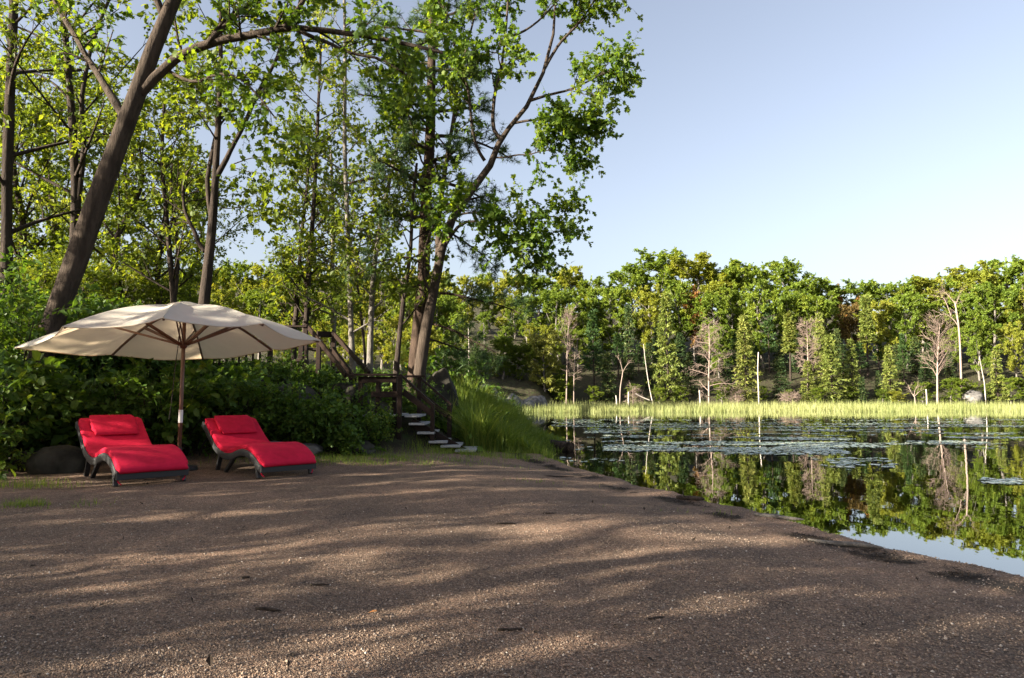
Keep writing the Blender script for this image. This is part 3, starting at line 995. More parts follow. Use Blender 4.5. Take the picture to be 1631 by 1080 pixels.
def far_place(kind, px, ytop, d, label, cat='tree', group=None, name=None, sq=1.0):
    x = at(px, HOR, d)[0]
    z = hz(x, d)
    H = CAM_Z + (HOR - ytop) / F_PX * d - z
    s = H / 10.0
    return kind.put((x, d, z), rng.uniform(0, 6.28), (s * sq, s * sq, s), label, cat, group, name)


# conifers along the far shore, one by one
conif = [
    (PF[0], 946, 493, 70, 'bent-topped pine with light green tufts beside the paired bare snags', 'pine_tree', .9, 'bent-topped pine'),
    (SPK[0], 1002, 485, 74, 'slim spruce with a bare spike top behind the forked dead sapling', 'spruce_tree', .8, 'slim spike-topped spruce'),
    (SL[1], 1064, 467, 69, 'tallest spruce on the far shore with pale sparse tip', 'spruce_tree', .85, 'tallest spruce'),
    (SL[0], 1189, 501, 68.5, 'broad golden-lit spruce just behind the white standing pole', 'spruce_tree', 1.0, 'golden spruce'),
    (PF[1], 1227, 485, 76, 'grey-green pine on a thin bare trunk beyond the golden spruce', 'pine_tree', .8, 'grey-green pine'),
    (LA, 1260, 498, 74, 'yellow-green larch with bare lower stem next to the brown-topped spruce', 'larch_tree', 1.2, 'yellow-green larch'),
    (SL[1], 1288, 575, 68.3, 'short light green spruce under the dead brown tree top', 'spruce_tree', 1.35, 'short light green spruce'),
    (SL[0], 1310, 497, 72, 'narrow spruce with thin pale spire behind the broad light spruce', 'spruce_tree', .8, 'narrow spired spruce'),
    (SL[0], 1326, 532, 68.2, 'wide drooping light spruce at the reed edge, darker gap beside it', 'spruce_tree', 1.3, 'wide drooping spruce'),
    (SPK[3], 1337, 523, 76, 'mid green spruce half hidden behind the wide drooping spruce', 'spruce_tree', .9, 'half hidden spruce'),
    (SL[1], 1358, 540, 69, 'slim sunlit spruce standing apart in front of dark woods', 'spruce_tree', .95, 'slim sunlit spruce'),
    (LA, 1384, 471, 75, 'tall soft pale green larch column rising above the spruces', 'larch_tree', 1.0, 'tall pale larch'),
    (SPK[1], 1373, 600, 68.2, 'small dark spruce at the foot of the tall larch', 'spruce_tree', 1.4, 'small dark spruce'),
    (SL[0], 1419, 550, 68.6, 'medium spruce with pointed top between the larch and the dark pine', 'spruce_tree', 1.15, 'medium pointed spruce'),
    (PF[0], 1441, 531, 73, 'dark green pine standing behind the pointed spruce and yellow bush', 'pine_tree', .9, 'dark pine'),
    (SL[1], 1590, 557, 68.3, 'yellowish spruce with grey stem beside the big shore boulder', 'spruce_tree', 1.05, 'yellowish spruce'),
    (SPK[3], 968, 560, 69, 'dark full spruce between the bare snags and the forked dead sapling', 'spruce_tree', 1.2, 'dark full spruce'),
    (SPK[0], 1035, 545, 72, 'shaded spruce behind the leaning grey pole', 'spruce_tree', 1.2, 'shaded spruce'),
    (SPK[1], 1100, 560, 71, 'low dark spruce between the tallest spruce and the big bare tree', 'spruce_tree', 1.2, 'low dark spruce'),
    (SPK[2], 1160, 575, 72, 'dark low spruce right behind the big bare tree', 'spruce_tree', 1.3, 'dark low spruce'),
    (SPK[3], 1245, 570, 69.5, 'bushy spruce in front of the yellow-green larch', 'spruce_tree', 1.3, 'bushy spruce'),
    (SPK[1], 1475, 560, 72, 'dim spruce in the shadow behind the fan-shaped dead tree', 'spruce_tree', 1.2, 'dim spruce'),
    (SPK[0], 1400, 590, 70, 'young spruce tucked beside the pointed spruce', 'spruce_tree', 1.2, 'young tucked spruce'),
]
front = []
for kd, px, yt, d, lab, nm, sq, short in conif:
    far_place(kd, px, yt, d, lab, 'tree', None, nm, sq)
    front.append((px, short))
far_place(FP, 868, 540, 67.3, 'pale yellow-green willow bush overhanging the far reeds near the rocks', 'tree', None, 'willow_tree', 1.35)
front += [(868, 'pale willow'), (1130, 'big bare tree'), (1500, 'fan-shaped dead tree'), (1551, 'shore boulder'), (910, 'paired bare snags'), (800, 'rock outcrop'), (742, 'slim white trunk'), (835, 'cracked outcrop'), (770, 'pale outcrop'), (1625, 'end of the reeds')]

far_place(FA, 1345, 470, 86, 'orange-tinged maple crown on the far ridge above the half hidden spruce', 'tree', None, None, .8)
far_place(FR, 1362, 492, 82, 'rusty brown crown beside the tall pale larch', 'tree', None, None, .9)
far_place(FA, 1108, 475, 80, 'yellow-orange crown above the low dark spruce', 'tree', None, None, .7)
skyl = [(690, 446), (735, 450), (775, 446), (815, 443), (860, 446), (905, 440), (950, 456), (1000, 436), (1055, 415), (1105, 424), (1150, 438), (1195, 430), (1240, 430), (1285, 452), (1325, 462),
        (1375, 458), (1425, 458), (1475, 453), (1525, 452), (1565, 437), (1605, 428), (1650, 428), (1700, 440), (1750, 445)]
rowB = [(720, 490), (765, 500), (812, 480), (850, 478), (892, 470), (935, 486), (985, 470), (1035, 470), (1085, 460), (1135, 480), (1175, 470), (1222, 462), (1265, 475), (1310, 480), (1400, 490), (1450, 480),
        (1500, 490), (1545, 475), (1590, 465), (1635, 470), (1685, 480)]
rowA = [(735, 520), (762, 545), (790, 540), (815, 525), (845, 520), (880, 525), (925, 530), (1145, 525), (1535, 530), (1565, 520), (1615, 525), (1665, 530)]
sky_words = {1055: 'biggest domed maple crown of the far skyline', 950: 'low maple crown in the dip of the far skyline', 1605: 'dense maple crown on the skyline above the yellowish spruce'}
cnt = {}
for row, d0, word in ((skyl, 86, 'on the far skyline'), (rowB, 79.5, 'in the middle of the far wood'), (rowA, 75.5, 'low in the far wood')):
    for (px, yt) in row:
        sh = min(front, key=lambda q: abs(q[0] - px))[1]
        if d0 == 86 and px in sky_words:
            lab = sky_words[px]
        else:
            lab = 'green maple crown %s, above the %s' % (word, sh) if d0 > 75 else 'shaded green maple %s, behind the %s' % (word, sh)
        cnt[lab] = cnt.get(lab, 0) + 1
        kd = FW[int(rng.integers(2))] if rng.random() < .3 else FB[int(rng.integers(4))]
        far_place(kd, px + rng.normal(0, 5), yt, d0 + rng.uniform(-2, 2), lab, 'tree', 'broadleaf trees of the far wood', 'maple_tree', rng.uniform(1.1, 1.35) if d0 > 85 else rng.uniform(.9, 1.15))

for i, px in enumerate(np.linspace(720, 1700, 30)):
    sh = min(front, key=lambda q: abs(q[0] - px))[1]
    far_place(FB[i % 4], px + rng.normal(0, 8), 590 + rng.normal(0, 8), 76 + 4 * rng.random(), 'shaded understory bush in the far wood behind the %s' % sh, 'bush', 'understory bushes of the far wood', 'green_bush', 1.5)

for i, (px, yt) in enumerate([(955, 540), (985, 530), (1018, 548), (1050, 520), (1085, 530), (1118, 545), (1150, 540), (1172, 530), (1205, 550), (1243, 540), (1272, 532), (1300, 545), (1345, 548), (1372, 545), (1402, 540), (1432, 548), (1462, 535), (1482, 545), (1515, 560)]):
    sh = min(front, key=lambda q: abs(q[0] - px))[1]
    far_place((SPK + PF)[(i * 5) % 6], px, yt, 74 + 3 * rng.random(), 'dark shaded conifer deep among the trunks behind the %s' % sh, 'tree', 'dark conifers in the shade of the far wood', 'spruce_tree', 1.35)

# low bushes on the far shore
for i, (px, yt) in enumerate([(735, 575), (752, 585), (772, 570), (790, 588), (808, 578), (828, 590), (800, 545), (824, 556), (846, 552), (884, 588), (866, 596), (896, 602), (845, 606), (900, 615), (945, 618), (1010, 615), (1050, 620), (1085, 618), (1150, 612), (1215, 618), (1255, 622), (1300, 620), (1350, 618), (1405, 622), (1470, 612), (1515, 606), (1540, 608), (1575, 615), (1610, 605), (1640, 610)]):
    sh = min(front, key=lambda q: abs(q[0] - px))[1]
    far_place(FB[i % 4], px, yt, 68 + rng.uniform(-.6, 1), 'low green bush at the reed edge by the %s' % sh, 'bush', 'bushes along the far reed edge', 'green_bush', 1.8)
far_place(FW[0], 1430, 625, 67.4, 'small yellow bush at the water edge below the dark pine', 'bush', None, 'yellow_bush', 2.2)

# the wooded hill beyond the railing
hill = []
for row, d0, pxs in (([445, 438, 433, 437, 432, 440, 436, 442, 446, 448], 62, np.linspace(270, 700, 10)), ([478, 472, 470, 476, 480, 474, 470, 480], 52, np.linspace(300, 690, 8)),
                     ([515, 522, 508, 518, 525, 512, 520], 42, np.linspace(330, 680, 7)), ([548, 556, 550, 545, 552], 31, np.linspace(380, 640, 5))):
    for px, yt in zip(pxs, row):
        px = px + rng.normal(0, 8)
        if px < 345: w = 'beside the forked maple'
        elif px < 430: w = 'in the gap beside the poplars'
        elif px < 520: w = 'behind the pair of thin poplars'
        elif px < 610: w = 'behind the grey aspens'
        else: w = 'behind the pine and oak trunks'
        t = {62: 'hazy green maple on the hill crest', 52: 'green maple on the upper hillside', 42: 'green maple on the lower hillside', 31: 'low green maple near the railing'}[d0]
        kd = (FW[int(rng.integers(2))] if rng.random() < .45 else FB[int(rng.integers(4))]) if d0 > 35 else MBR[int(rng.integers(3))]
        far_place(kd, px, yt, d0 + rng.uniform(-2, 2), t + ' ' + w, 'tree', 'maples on the wooded hill', 'maple_tree', 1.05)

# the near wood behind the loungers
near = [(20, 150, 18), (70, 120, 20), (190, 190, 18.5), (250, 260, 19), (298, 300, 22), (100, 330, 26), (170, 320, 28),
        (60, 420, 17), (140, 430, 16.5), (200, 440, 18), (252, 440, 20), (305, 440, 24), (10, 430, 15), (-60, 250, 20), (-120, 150, 18)]
for i, (px, yt, d) in enumerate(near):
    pos = 'right behind the leaning oak trunk' if px < 60 else ('under the lean of the big oak' if px < 110 else ('between leaning oak and thin sapling' if px < 210 else ('beside the double-stemmed sapling' if px < 275 else 'beside the forked slim maple')))
    size = 'tall leafy maple' if yt < 200 else ('mid-height maple' if yt < 400 else 'low bushy maple')
    dep = 'deep in the wood' if d > 19 else 'near the bank'
    far_place(MBR[i % 3], px, yt, d, '%s %s, %s' % (size, dep, pos.replace('right behind', 'just behind')), 'tree', 'maples of the near wood', 'maple_tree', 1.0 if yt < 400 else 1.5)

# the wood goes on along the beach beyond the frame; it shades the gravel
for i, (x, y, H, k) in enumerate([(-7.5, -4.5, 8.5, 0), (-11, -1.5, 10, 1), (-15.5, -5.5, 10, 1), (-22, -11, 13, 1), (-19, -8, 11, 1), (-9, -2.2, 8, 0), (-14, -.5, 10, 1), (-11, .9, 8, 1), (-13.5, 6, 7, 0), (-20, 3, 10, 0), (-13.5, 2.5, 11, 0), (-17.5, .5, 11, 0), (-22, -4, 12, 0), (-10, -10.5, 10, 1), (-17, -15, 12, 0), (-30, -16, 13, 1), (-5, -9, 9, 0), (-12, -19, 12, 0)]):
    (SHD if k else MBR[i % 3]).put((x, y, hz(x, y)), i * 1.3, H / 10, 'leafy maple of the wood shading the gravel from the side', 'tree', 'maples shading the beach', 'maple_tree')

# ------------------------------------------------------------------ dead trees and snags on the far shore
def dead(name, label, pts, d, r0, r1, seed, auto=None, lv=(), limbs=(), mat='dead_wood', twig='dead_twig', rmin=.012, cat='dead tree'):
    r0, r1 = r0 * .72, r1 * .8
    b = on_ground(pts[0][0], d)
    r = rs(seed)
    root = thing(name, label, cat, b)
    P = px_path(pts, d) - b
    P[0][2] = -.2 if cat != 'log' else P[0][2]
    k = 12
    tp = catmull(P, k); tr = np.linspace(r0, r1, k)
    m1 = MB(); tubes(m1, tp, tr, 6, lump=.15, rng=r, cap=True); m1.build('trunk', M[mat], root)
    PP, RR = [], []
    for pl, a0, a1 in limbs:
        lp = catmull(px_path(pl, d) - b, 6); lr = np.linspace(a0, a1, 6) * .72
        m2 = MB(); tubes(m2, lp, lr, 5); m2.build('limb', M[mat], root)
        PP.append(lp[None]); RR.append(lr[None])
    m3 = MB()
    if auto:
        n, t0, t1, ang, ln, prof, up, dr = auto
        Q, S = kids(tp[None], tr[None], n, t0, t1, ang, ln, r, 6, up, .25, dr, golden=True, rf=.5, prof=prof, rmin=rmin)
        tubes(m3, Q, S, 4, mat=0); PP.append(Q); RR.append(S)
    if PP:
        P = np.concatenate(PP); R = np.concatenate(RR)
        for (n, t0, t1, ang, ln, up, dr) in lv:
            P, R = kids(P, R, n, t0, t1, ang, ln, r, 4, up, .4, dr, rf=.6, rmin=rmin * .8)
            tubes(m3, P, R, 3)
    if m3.n: m3.build('branch', M[twig], root, kind='stuff')
    return root


FLAT = lambda t: 1 - .7 * t
dead('dead_tree', 'big bare grey-pink tree with drooping twigs standing in the reeds', [(1129, 645), (1129, 600), (1130, 555), (1129, 516)], 66.5, .14, .03, 201,
     (30, .12, 1, (.8, 1.4), 2.6, lambda t: np.where(t < .5, .7 + .6 * t, 1.0 - .75 * (t - .5) * 2), .1, .5), [(8, .25, 1, (.4, 1.1), .75, 0, .3), (5, .2, 1, (.4, 1), .35, 0, .1)])
dead('dead_tree', 'fan-shaped dead tree with bent twigs before the dark gap in the wood', [(1493, 641), (1493, 600), (1494, 560), (1497, 516)], 67, .15, .03, 202,
     (22, .3, 1, (.5, 1.1), 2.6, lambda t: 1.1 - .6 * t, .35, .25), [(8, .25, 1, (.3, .9), .9, .1, -.1), (5, .2, 1, (.3, .8), .4, .1, 0)])
dead('dead_tree', 'taller of the paired bare snags by the reeds, twigs fanning up', [(902, 644), (903, 590), (904, 540), (907, 504)], 66.5, .11, .03, 203,
     (16, .4, 1, (.4, .9), 2.2, FLAT, .35, 0), [(7, .25, 1, (.3, .9), .8, .15, 0), (5, .2, 1, (.3, .8), .35, .1, 0)])
dead('dead_tree', 'shorter, twiggy of the paired bare snags by the reeds', [(914, 642), (914, 610), (915, 585), (916, 560)], 66.8, .09, .03, 204,
     (16, .35, 1, (.7, 1.3), 1.5, FLAT, .1, .1), [(6, .25, 1, (.3, .9), .5, .0, 0), (4, .2, 1, (.3, .8), .25, .1, 0)])
dead('dead_sapling', 'small forked dead sapling with a bent trunk in the reeds', [(987, 643), (988, 620), (991, 600), (992, 592)], 66.6, .09, .05, 205,
     limbs=[(([(992, 593), (989, 580), (985, 570)]), .05, .02), (([(992, 593), (998, 582), (1003, 577)]), .045, .02)], lv=[(6, .4, 1, (.3, .8), .6, .2, 0), (4, .2, 1, (.3, .8), .25, .1, 0)])
dead('dead_pole', 'leaning grey pole beside the tallest spruce', [(1041, 642), (1034, 615), (1028, 575), (1025, 548)], 67.4, .08, .03, 206, mat='white_snag', cat='dead trunk')
dead('dead_pole', 'white standing pole with snapped top in front of the golden spruce', [(1209, 647), (1208, 620), (1207, 590), (1208, 561)], 65.5, .085, .06, 207, mat='white_snag', cat='dead trunk')
dead('dead_spruce', 'dead brown-twigged spruce top above the short light green spruce', [(1286, 640), (1287, 590), (1286, 550), (1285, 512)], 69.3, .12, .02, 208,
     (46, .3, 1, (1.0, 1.4), 1.9, FLAT, .1, .1), [(7, .2, 1, (.4, 1.0), .5, 0, .0), (5, .2, 1, (.3, .8), .25, .1, 0)])
dead('dead_tree', 'bleached dead tree with crooked limbs high in the far canopy', [(1532, 640), (1530, 570), (1527, 520), (1521, 480)], 71, .17, .08, 209,
     limbs=[([(1527, 520), (1516, 506), (1503, 500), (1490, 505)], .09, .03), ([(1522, 484), (1510, 470), (1500, 462)], .08, .03), ([(1526, 515), (1522, 490), (1530, 465)], .07, .02), ([(1516, 506), (1506, 480), (1498, 470)], .06, .02)],
     lv=[(7, .3, 1, (.4, 1.0), 1.0, .1, 0), (5, .2, 1, (.3, .8), .4, .1, 0)], mat='dead_wood', twig='dead_twig')
dead('dead_bush', 'low bare bush skeleton beside the small yellow bush', [(1458, 642), (1457, 634), (1455, 628)], 66.8, .07, .05, 210,
     limbs=[([(1456, 632), (1450, 622), (1447, 613)], .05, .02), ([(1456, 632), (1464, 624), (1472, 620)], .05, .02), ([(1456, 630), (1458, 620), (1463, 612)], .04, .02)],
     lv=[(6, .3, 1, (.4, 1.0), .6, .1, 0), (4, .2, 1, (.3, .8), .25, .1, 0)], cat='dead bush')
dead('dead_pole', 'thin pale dead stem rising in front of the shore boulder', [(1570, 641), (1568, 612), (1564, 590), (1560, 568)], 66.9, .07, .025, 211, mat='white_snag', cat='dead trunk',
     auto=(6, .4, 1, (.4, .9), .6, FLAT, .3, 0))
dead('tree_stump', 'short pale stump standing in the reeds beside the forked sapling', [(982, 643), (982, 637), (981, 630)], 66, .1, .08, 212, mat='white_snag', cat='stump')
dead('tree_stump', 'pale stump between the forked sapling and the leaning grey pole', [(1001, 643), (1001, 635), (1001, 624)], 66, .1, .08, 213, mat='white_snag', cat='stump')
dead('tree_stump', 'broken grey stump at the foot of the big bare tree', [(1115, 644), (1115, 634), (1114, 622)], 66.2, .12, .09, 214, mat='white_snag', cat='stump')
dead('tree_stump', 'grey stump beside the low bare bush skeleton', [(1476, 642), (1476, 632), (1475, 620)], 66.8, .1, .07, 215, mat='white_snag', cat='stump')
dead('dead_pole', 'slim white trunk standing beyond the staircase handrail', [(746, 600), (747, 570), (746, 520)], 40, .05, .03, 216, mat='white_snag', cat='dead trunk')
dead('fallen_log', 'pale fallen log slanting behind the reeds toward the leaning pole', [(1012, 627), (1024, 633), (1036, 638)], 67.2, .1, .07, 217, mat='white_snag', cat='log')
for i, (px, py, w) in enumerate([(1008, 615, 1.2), (1260, 630, 1.4), (1172, 618, 1.0)]):
    dead('dead_brush', ['brown heap of dead twigs beside the forked sapling', 'brown brush heap below the yellow-green larch', 'brown brush heap right of the big bare tree'.replace('right of', 'next to')][i],
         [(px, 640), (px, 636), (px, py)], 67.5, .05, .02, 220 + i, (22, .1, 1, (.8, 1.5), w, FLAT, .0, .3), [(7, .2, 1, (.4, 1), .5, 0, .1), (4, .2, 1, (.4, 1), .25, 0, .1)], cat='brush heap')


# ------------------------------------------------------------------ rocks
def rock(name, label, loc, size, seed, mat, cat='boulder', rz=0., parent=None, cuts=9, group=None, sub=3):
    import bmesh
    r = rs(seed)
    bm = bmesh.new()
    bmesh.ops.create_icosphere(bm, subdivisions=sub + 1, radius=1)
    V = np.array([v.co[:] for v in bm.verts])
    F = np.array([[v.index for v in f.verts] for f in bm.faces])
    bm.free()
    N = unit(r.normal(size=(cuts, 3))); D = r.uniform(.6, .95, cuts)
    for n_, d_ in zip(N, D):
        h = V @ n_ - d_
        V = V - np.where(h > 0, h * .9, 0)[:, None] * n_
    V = V * (1 + .26 * (fbm(V[:, 0] * 2.5 + seed, V[:, 1] * 2.5 + V[:, 2] * 1.7, seed) - .5)[:, None] + .13 * (fbm(V[:, 0] * 9 + V[:, 2] * 7, V[:, 1] * 9 - V[:, 2] * 5, seed) - .5)[:, None])
    V = V * np.asarray(size) * .5
    m_ = MB().add(V, F)
    o = m_.build(name, M[mat])
    o.location = [float(a) for a in loc]; o.rotation_euler = (0, 0, rz)
    tag(o, label, cat, group)
    return o


def rock_at(px, py, d, size, seed, mat, label, name='boulder', cat='boulder', sink=.3, **k):
    p = at(px, py, d)
    g = hz(p[0], d)
    return rock(name, label, (p[0], d, g + size[2] * (.5 - sink)), size, seed, mat, cat, rz=seed * .7, **k)


rock_at(92, 745, 8.95, (.75, .55, .5), 301, 'rock_dark', 'rounded dark grey boulder beside the foot of the lounger under the leaning oak')
rock_at(45, 748, 9.3, (.6, .5, .42), 302, 'rock_dark', 'smaller dark stone next to the rounded grey boulder')
rock_at(432, 712, 11.3, (1.1, .7, .45), 303, 'rock', 'pale flat granite slab half buried behind the second lounger', sink=.42)
rock_at(490, 714, 11.5, (.7, .5, .35), 304, 'rock', 'small pale stone beside the half buried granite slab', sink=.4)
rock_at(560, 712, 11.8, (.9, .6, .4), 305, 'rock_dark', 'dark low stone under the shrubs before the staircase', sink=.4)
rock_at(468, 650, 12.5, (1.1, .9, .9), 306, 'rock_dark', 'dark boulder bulging from the bank behind the second lounger', sink=.55)
rock_at(420, 610, 13.4, (2.0, 1.1, .5), 307, 'rock_dark', 'wide mossy dark boulder on top of the bank below the railing')
rock_at(556, 640, 13.1, (1.1, .8, .6), 308, 'rock_dark', 'dark boulder under the wooden landing')
rock_at(706, 618, 15.5, (.9, .8, 1.5), 309, 'rock_dark', 'upright black rock standing behind the staircase handrail', sink=.1)
for i, (px, py, d, s) in enumerate([(770, 632, 58, (3.2, 2.5, 2.6)), (795, 636, 57, (2.4, 2, 2.2)), (815, 634, 58, (2.2, 2, 2.4)), (835, 634, 59, (2.4, 2, 2.5)), (856, 636, 62, (3.0, 2, 2.0))]):
    rock_at(px, py, d, s, 311 + i, 'rock', ['pale granite outcrop closest to the staircase across the water', 'grey granite block second along the far outcrop', 'narrow grey block in the middle of the far outcrop',
                                            'cracked grey block in the far outcrop beside the willow', 'low grey ledge under the pale willow'][i], 'rock_outcrop', 'rock', sink=.15)
rock_at(1551, 628, 67.6, (2.6, 2.0, 1.7), 320, 'rock', 'large rounded grey boulder on the far shore behind the reeds', sink=.15)
# half sunk log at the end of the grassy spit
p0 = at(880, 712, 16.6); p1 = at(908, 713, 15.9)
lg = thing('half_sunk_log', 'dark half sunk log with round cut end at the tip of the grassy spit', 'log', (p1[0], p1[1], WATER_Z + .06))
mbl = MB(); P = np.array([[-.75, .9, .05], [-.4, .45, .03], [0, 0, 0]])
tubes(mbl, catmull(P, 8), np.full(8, .14), 12, lump=.12, rng=rs(5)); mbl.build('trunk', M['bark_dark'], lg)
mbe = MB(); th = np.arange(12) * PI / 6
e1 = unit(np.array([.45, .35, 0.])); a_ = np.array([-e1[1], e1[0], 0])
rim = np.array([.13 * (math.cos(t) * a_ + math.sin(t) * np.array([0, 0, 1])) for t in th])
mbe.add(np.vstack([rim, rim * .55 - e1 * .09]), [[i, (i + 1) % 12, 12 + (i + 1) % 12, 12 + i] for i in range(12)])
mbe.f.append(np.arange(12, 24)[None]); mbe.t.append(np.zeros(1)); mbe.m.append(np.zeros(1, np.int32))
mbe.build('cut_end', M['bark_chip'], lg)


# ------------------------------------------------------------------ blades: reeds and grass
def blades(P, H, W, lean, rng, seg=2):
    """curved tapering blades at P (n,3), heights H, widths W"""
    n = len(P)
    az = rng.uniform(0, 2 * PI, n)
    d = np.stack([np.cos(az), np.sin(az), 0 * az], 1)
    s = np.stack([-np.sin(az + rng.normal(0, .6, n)), np.cos(az), 0 * az], 1)
    ln = np.abs(rng.normal(0, lean, n)) + lean * .2
    rows = []
    for k in range(seg + 1):
        t = k / seg
        c = P + d * (ln * H * t ** 2)[:, None] + np.array([0, 0, 1.]) * (H * t * (1 - .25 * ln * t))[:, None]
        if k < seg:
            w = (W * (1 - .55 * t))[:, None] * s * .5
            rows += [c - w, c + w]
        else:
            rows += [c]
    V = np.stack(rows, 1)
    m = V.shape[1]
    b = (np.arange(n) * m)[:, None]
    q = np.concatenate([b + np.array([[2 * k, 2 * k + 1, 2 * k + 3, 2 * k + 2]]) for k in range(seg - 1)]) if seg > 1 else np.zeros((0, 4), int)
    t = b + np.array([[m - 3, m - 2, m - 1]])
    return V.reshape(-1, 3), q, t


def blade_obj(name, P, H, W, lean, rng, mat, tint, seg=2, **props):
    V, q, t = blades(P, H, W, lean, rng, seg)
    m_ = MB()
    n = len(P)
    if len(q):
        m_.add(V, q, np.tile(tint, seg - 1))
        m_.f.append(t); m_.t.append(tint); m_.m.append(np.zeros(n, np.int32))
    else:
        m_.add(V, t, tint)
    return m_.build(name, M[mat], smooth_faces=False, **props)


rng = rs(401)
n = 52000
y = 49.5 + 17 * rng.random(n) ** 1.2
x = rng.uniform(-2.5, 66, n) * (y / 66) ** .3
edge = 49.5 + 6.5 * (fbm(x * .14, x * 0, 44) - .3) + 2.5 * (fbm(x * .6, x * 0, 45) - .5) + np.clip(3 - x, 0, 10) * .8
keep = (y > edge) & (rng.random(n) < smooth((y - edge) / 3) * .75 + .25) & (fbm(x * .7, y * .3, 12) + .25 * smooth((y - edge - 5) / 6) > .42)
x, y = x[keep], y[keep]
P = np.stack([x, y, np.full(len(x), WATER_Z - .03)], 1)
H = (.2 + .6 * fbm(x * .45, y * .5, 3) + rng.normal(0, .15, len(x)) + .25 * smooth((y - 58) / 6)).clip(.15, 1.3)
blade_obj('reeds', P, H, np.full(len(x), .035), .12, rng, 'reed', (.5 * fbm(x * .15, y * .15, 7) + .5 * rng.random(len(x))).astype(np.float32), 1, kind='stuff')

# tall green grass on the spit beside the stairs
rng = rs(402)
n = 22000
u = rng.random(n); px = 735 + 165 * u
d = rng.uniform(13.4, 19.5, n)
x = (px - CX) / F_PX * d + rng.normal(0, .15, n)
y = d
sd = lake_sd(x, y)
keep = (sd > -.25) & (rng.random(n) < smooth((sd + .3) / .6)) & (fbm(x * 1.3, y * 1.3, 9) > .28) & ((x > -.9) | (y > 14.5))
x, y, sd = x[keep], y[keep], sd[keep]
P = np.stack([x, y, height(x, y) - .02], 1)
H = (.3 + .75 * smooth(sd / 1.6)) * (1.05 * fbm(x * .9, y * .9, 6) + .35 + rng.normal(0, .14, len(x))).clip(.2, 1.3) * np.where(x > .4, .7, 1)
blade_obj('tall_grass', P, H.clip(.08, 1.2), rng.uniform(.008, .02, len(x)), .55, rng, 'grass', rng.random(len(x)).astype(np.float32), 3, kind='stuff')

# short grass patches on the beach
rng = rs(403)
pts = []
for (px, py, sx, sy, n, hh) in [(545, 735, .9, .35, 2600, .09), (480, 728, .5, .3, 700, .1), (610, 728, .5, .25, 700, .07), (600, 740, .6, .2, 260, .05), (60, 808, .28, .1, 500, .07), (25, 778, .3, .15, 500, .1), (735, 738, .7, .25, 300, .05),
                          (760, 722, .8, .3, 1500, .14), (835, 712, .5, .3, 900, .2), (690, 720, .6, .25, 700, .12), (975, 700, .2, .15, 60, .18), (1110, 800, .3, .06, 40, .05), (860, 765, .25, .1, 40, .06)]:
    d = CAM_Z * F_PX / (py - HOR)
    x = at(px, py, d)[0] + rng.normal(0, sx, n); y = d + rng.normal(0, sy, n)
    k = fbm(x * 4, y * 4, 3) > .42
    pts.append(np.stack([x[k], y[k], height(x[k], y[k]) - .005, hh * rng.uniform(.5, 1.4, k.sum())], 1))
Q = np.concatenate(pts)
blade_obj('grass', Q[:, :3], Q[:, 3], np.full(len(Q), .006), .5, rng, 'grass', rng.random(len(Q)).astype(np.float32), 2, kind='stuff')

# lily pads
rng = rs(404)
xs, ys = [], []
for (px0, px1, py0, py1, n, thr) in [(880, 1640, 667, 680, 4000, .47), (930, 1500, 679, 693, 2600, .48), (960, 1340, 688, 718, 3800, .43), (1150, 1345, 700, 726, 900, .44), (1230, 1640, 694, 714, 1300, .52), (1318, 1356, 733, 743, 40, .4), (1556, 1616, 757, 769, 60, .4), (1290, 1420, 728, 748, 90, .5), (1500, 1631, 688, 706, 600, .47), (890, 1020, 696, 735, 110, .48)]:
    px = rng.uniform(px0, px1, n); py = rng.uniform(py0, py1, n)
    d = (CAM_Z - WATER_Z) * F_PX / (py - HOR)
    x = (px - CX) / F_PX * d
    k = fbm(x * .35, d * 1.1, 61) > thr
    xs.append(x[k]); ys.append(d[k])
x = np.concatenate(xs); y = np.concatenate(ys); n = len(x)
r_ = rng.uniform(.05, .1, n) * np.where(y > 18, 1.15, 1)
rot = rng.uniform(0, 6.28, n)
ang = np.linspace(.22, 2 * PI - .22, 8)
V = np.zeros((n, 9, 3))
for k in range(8):
    V[:, k, 0] = x + r_ * np.cos(ang[k] + rot); V[:, k, 1] = y + r_ * np.sin(ang[k] + rot)
    V[:, k, 2] = WATER_Z + .006 + rng.uniform(0, .012, n) * (rng.random(n) < .5)
V[:, 8, 0] = x + .1 * r_ * np.cos(rot); V[:, 8, 1] = y + .1 * r_ * np.sin(rot); V[:, 8, 2] = WATER_Z + .004
MB().add(V.reshape(-1, 3), (np.arange(n) * 9)[:, None] + np.arange(9)[None], rng.random(n).astype(np.float32)).build('lily_pads', M['pad'], smooth_faces=False, kind='stuff')


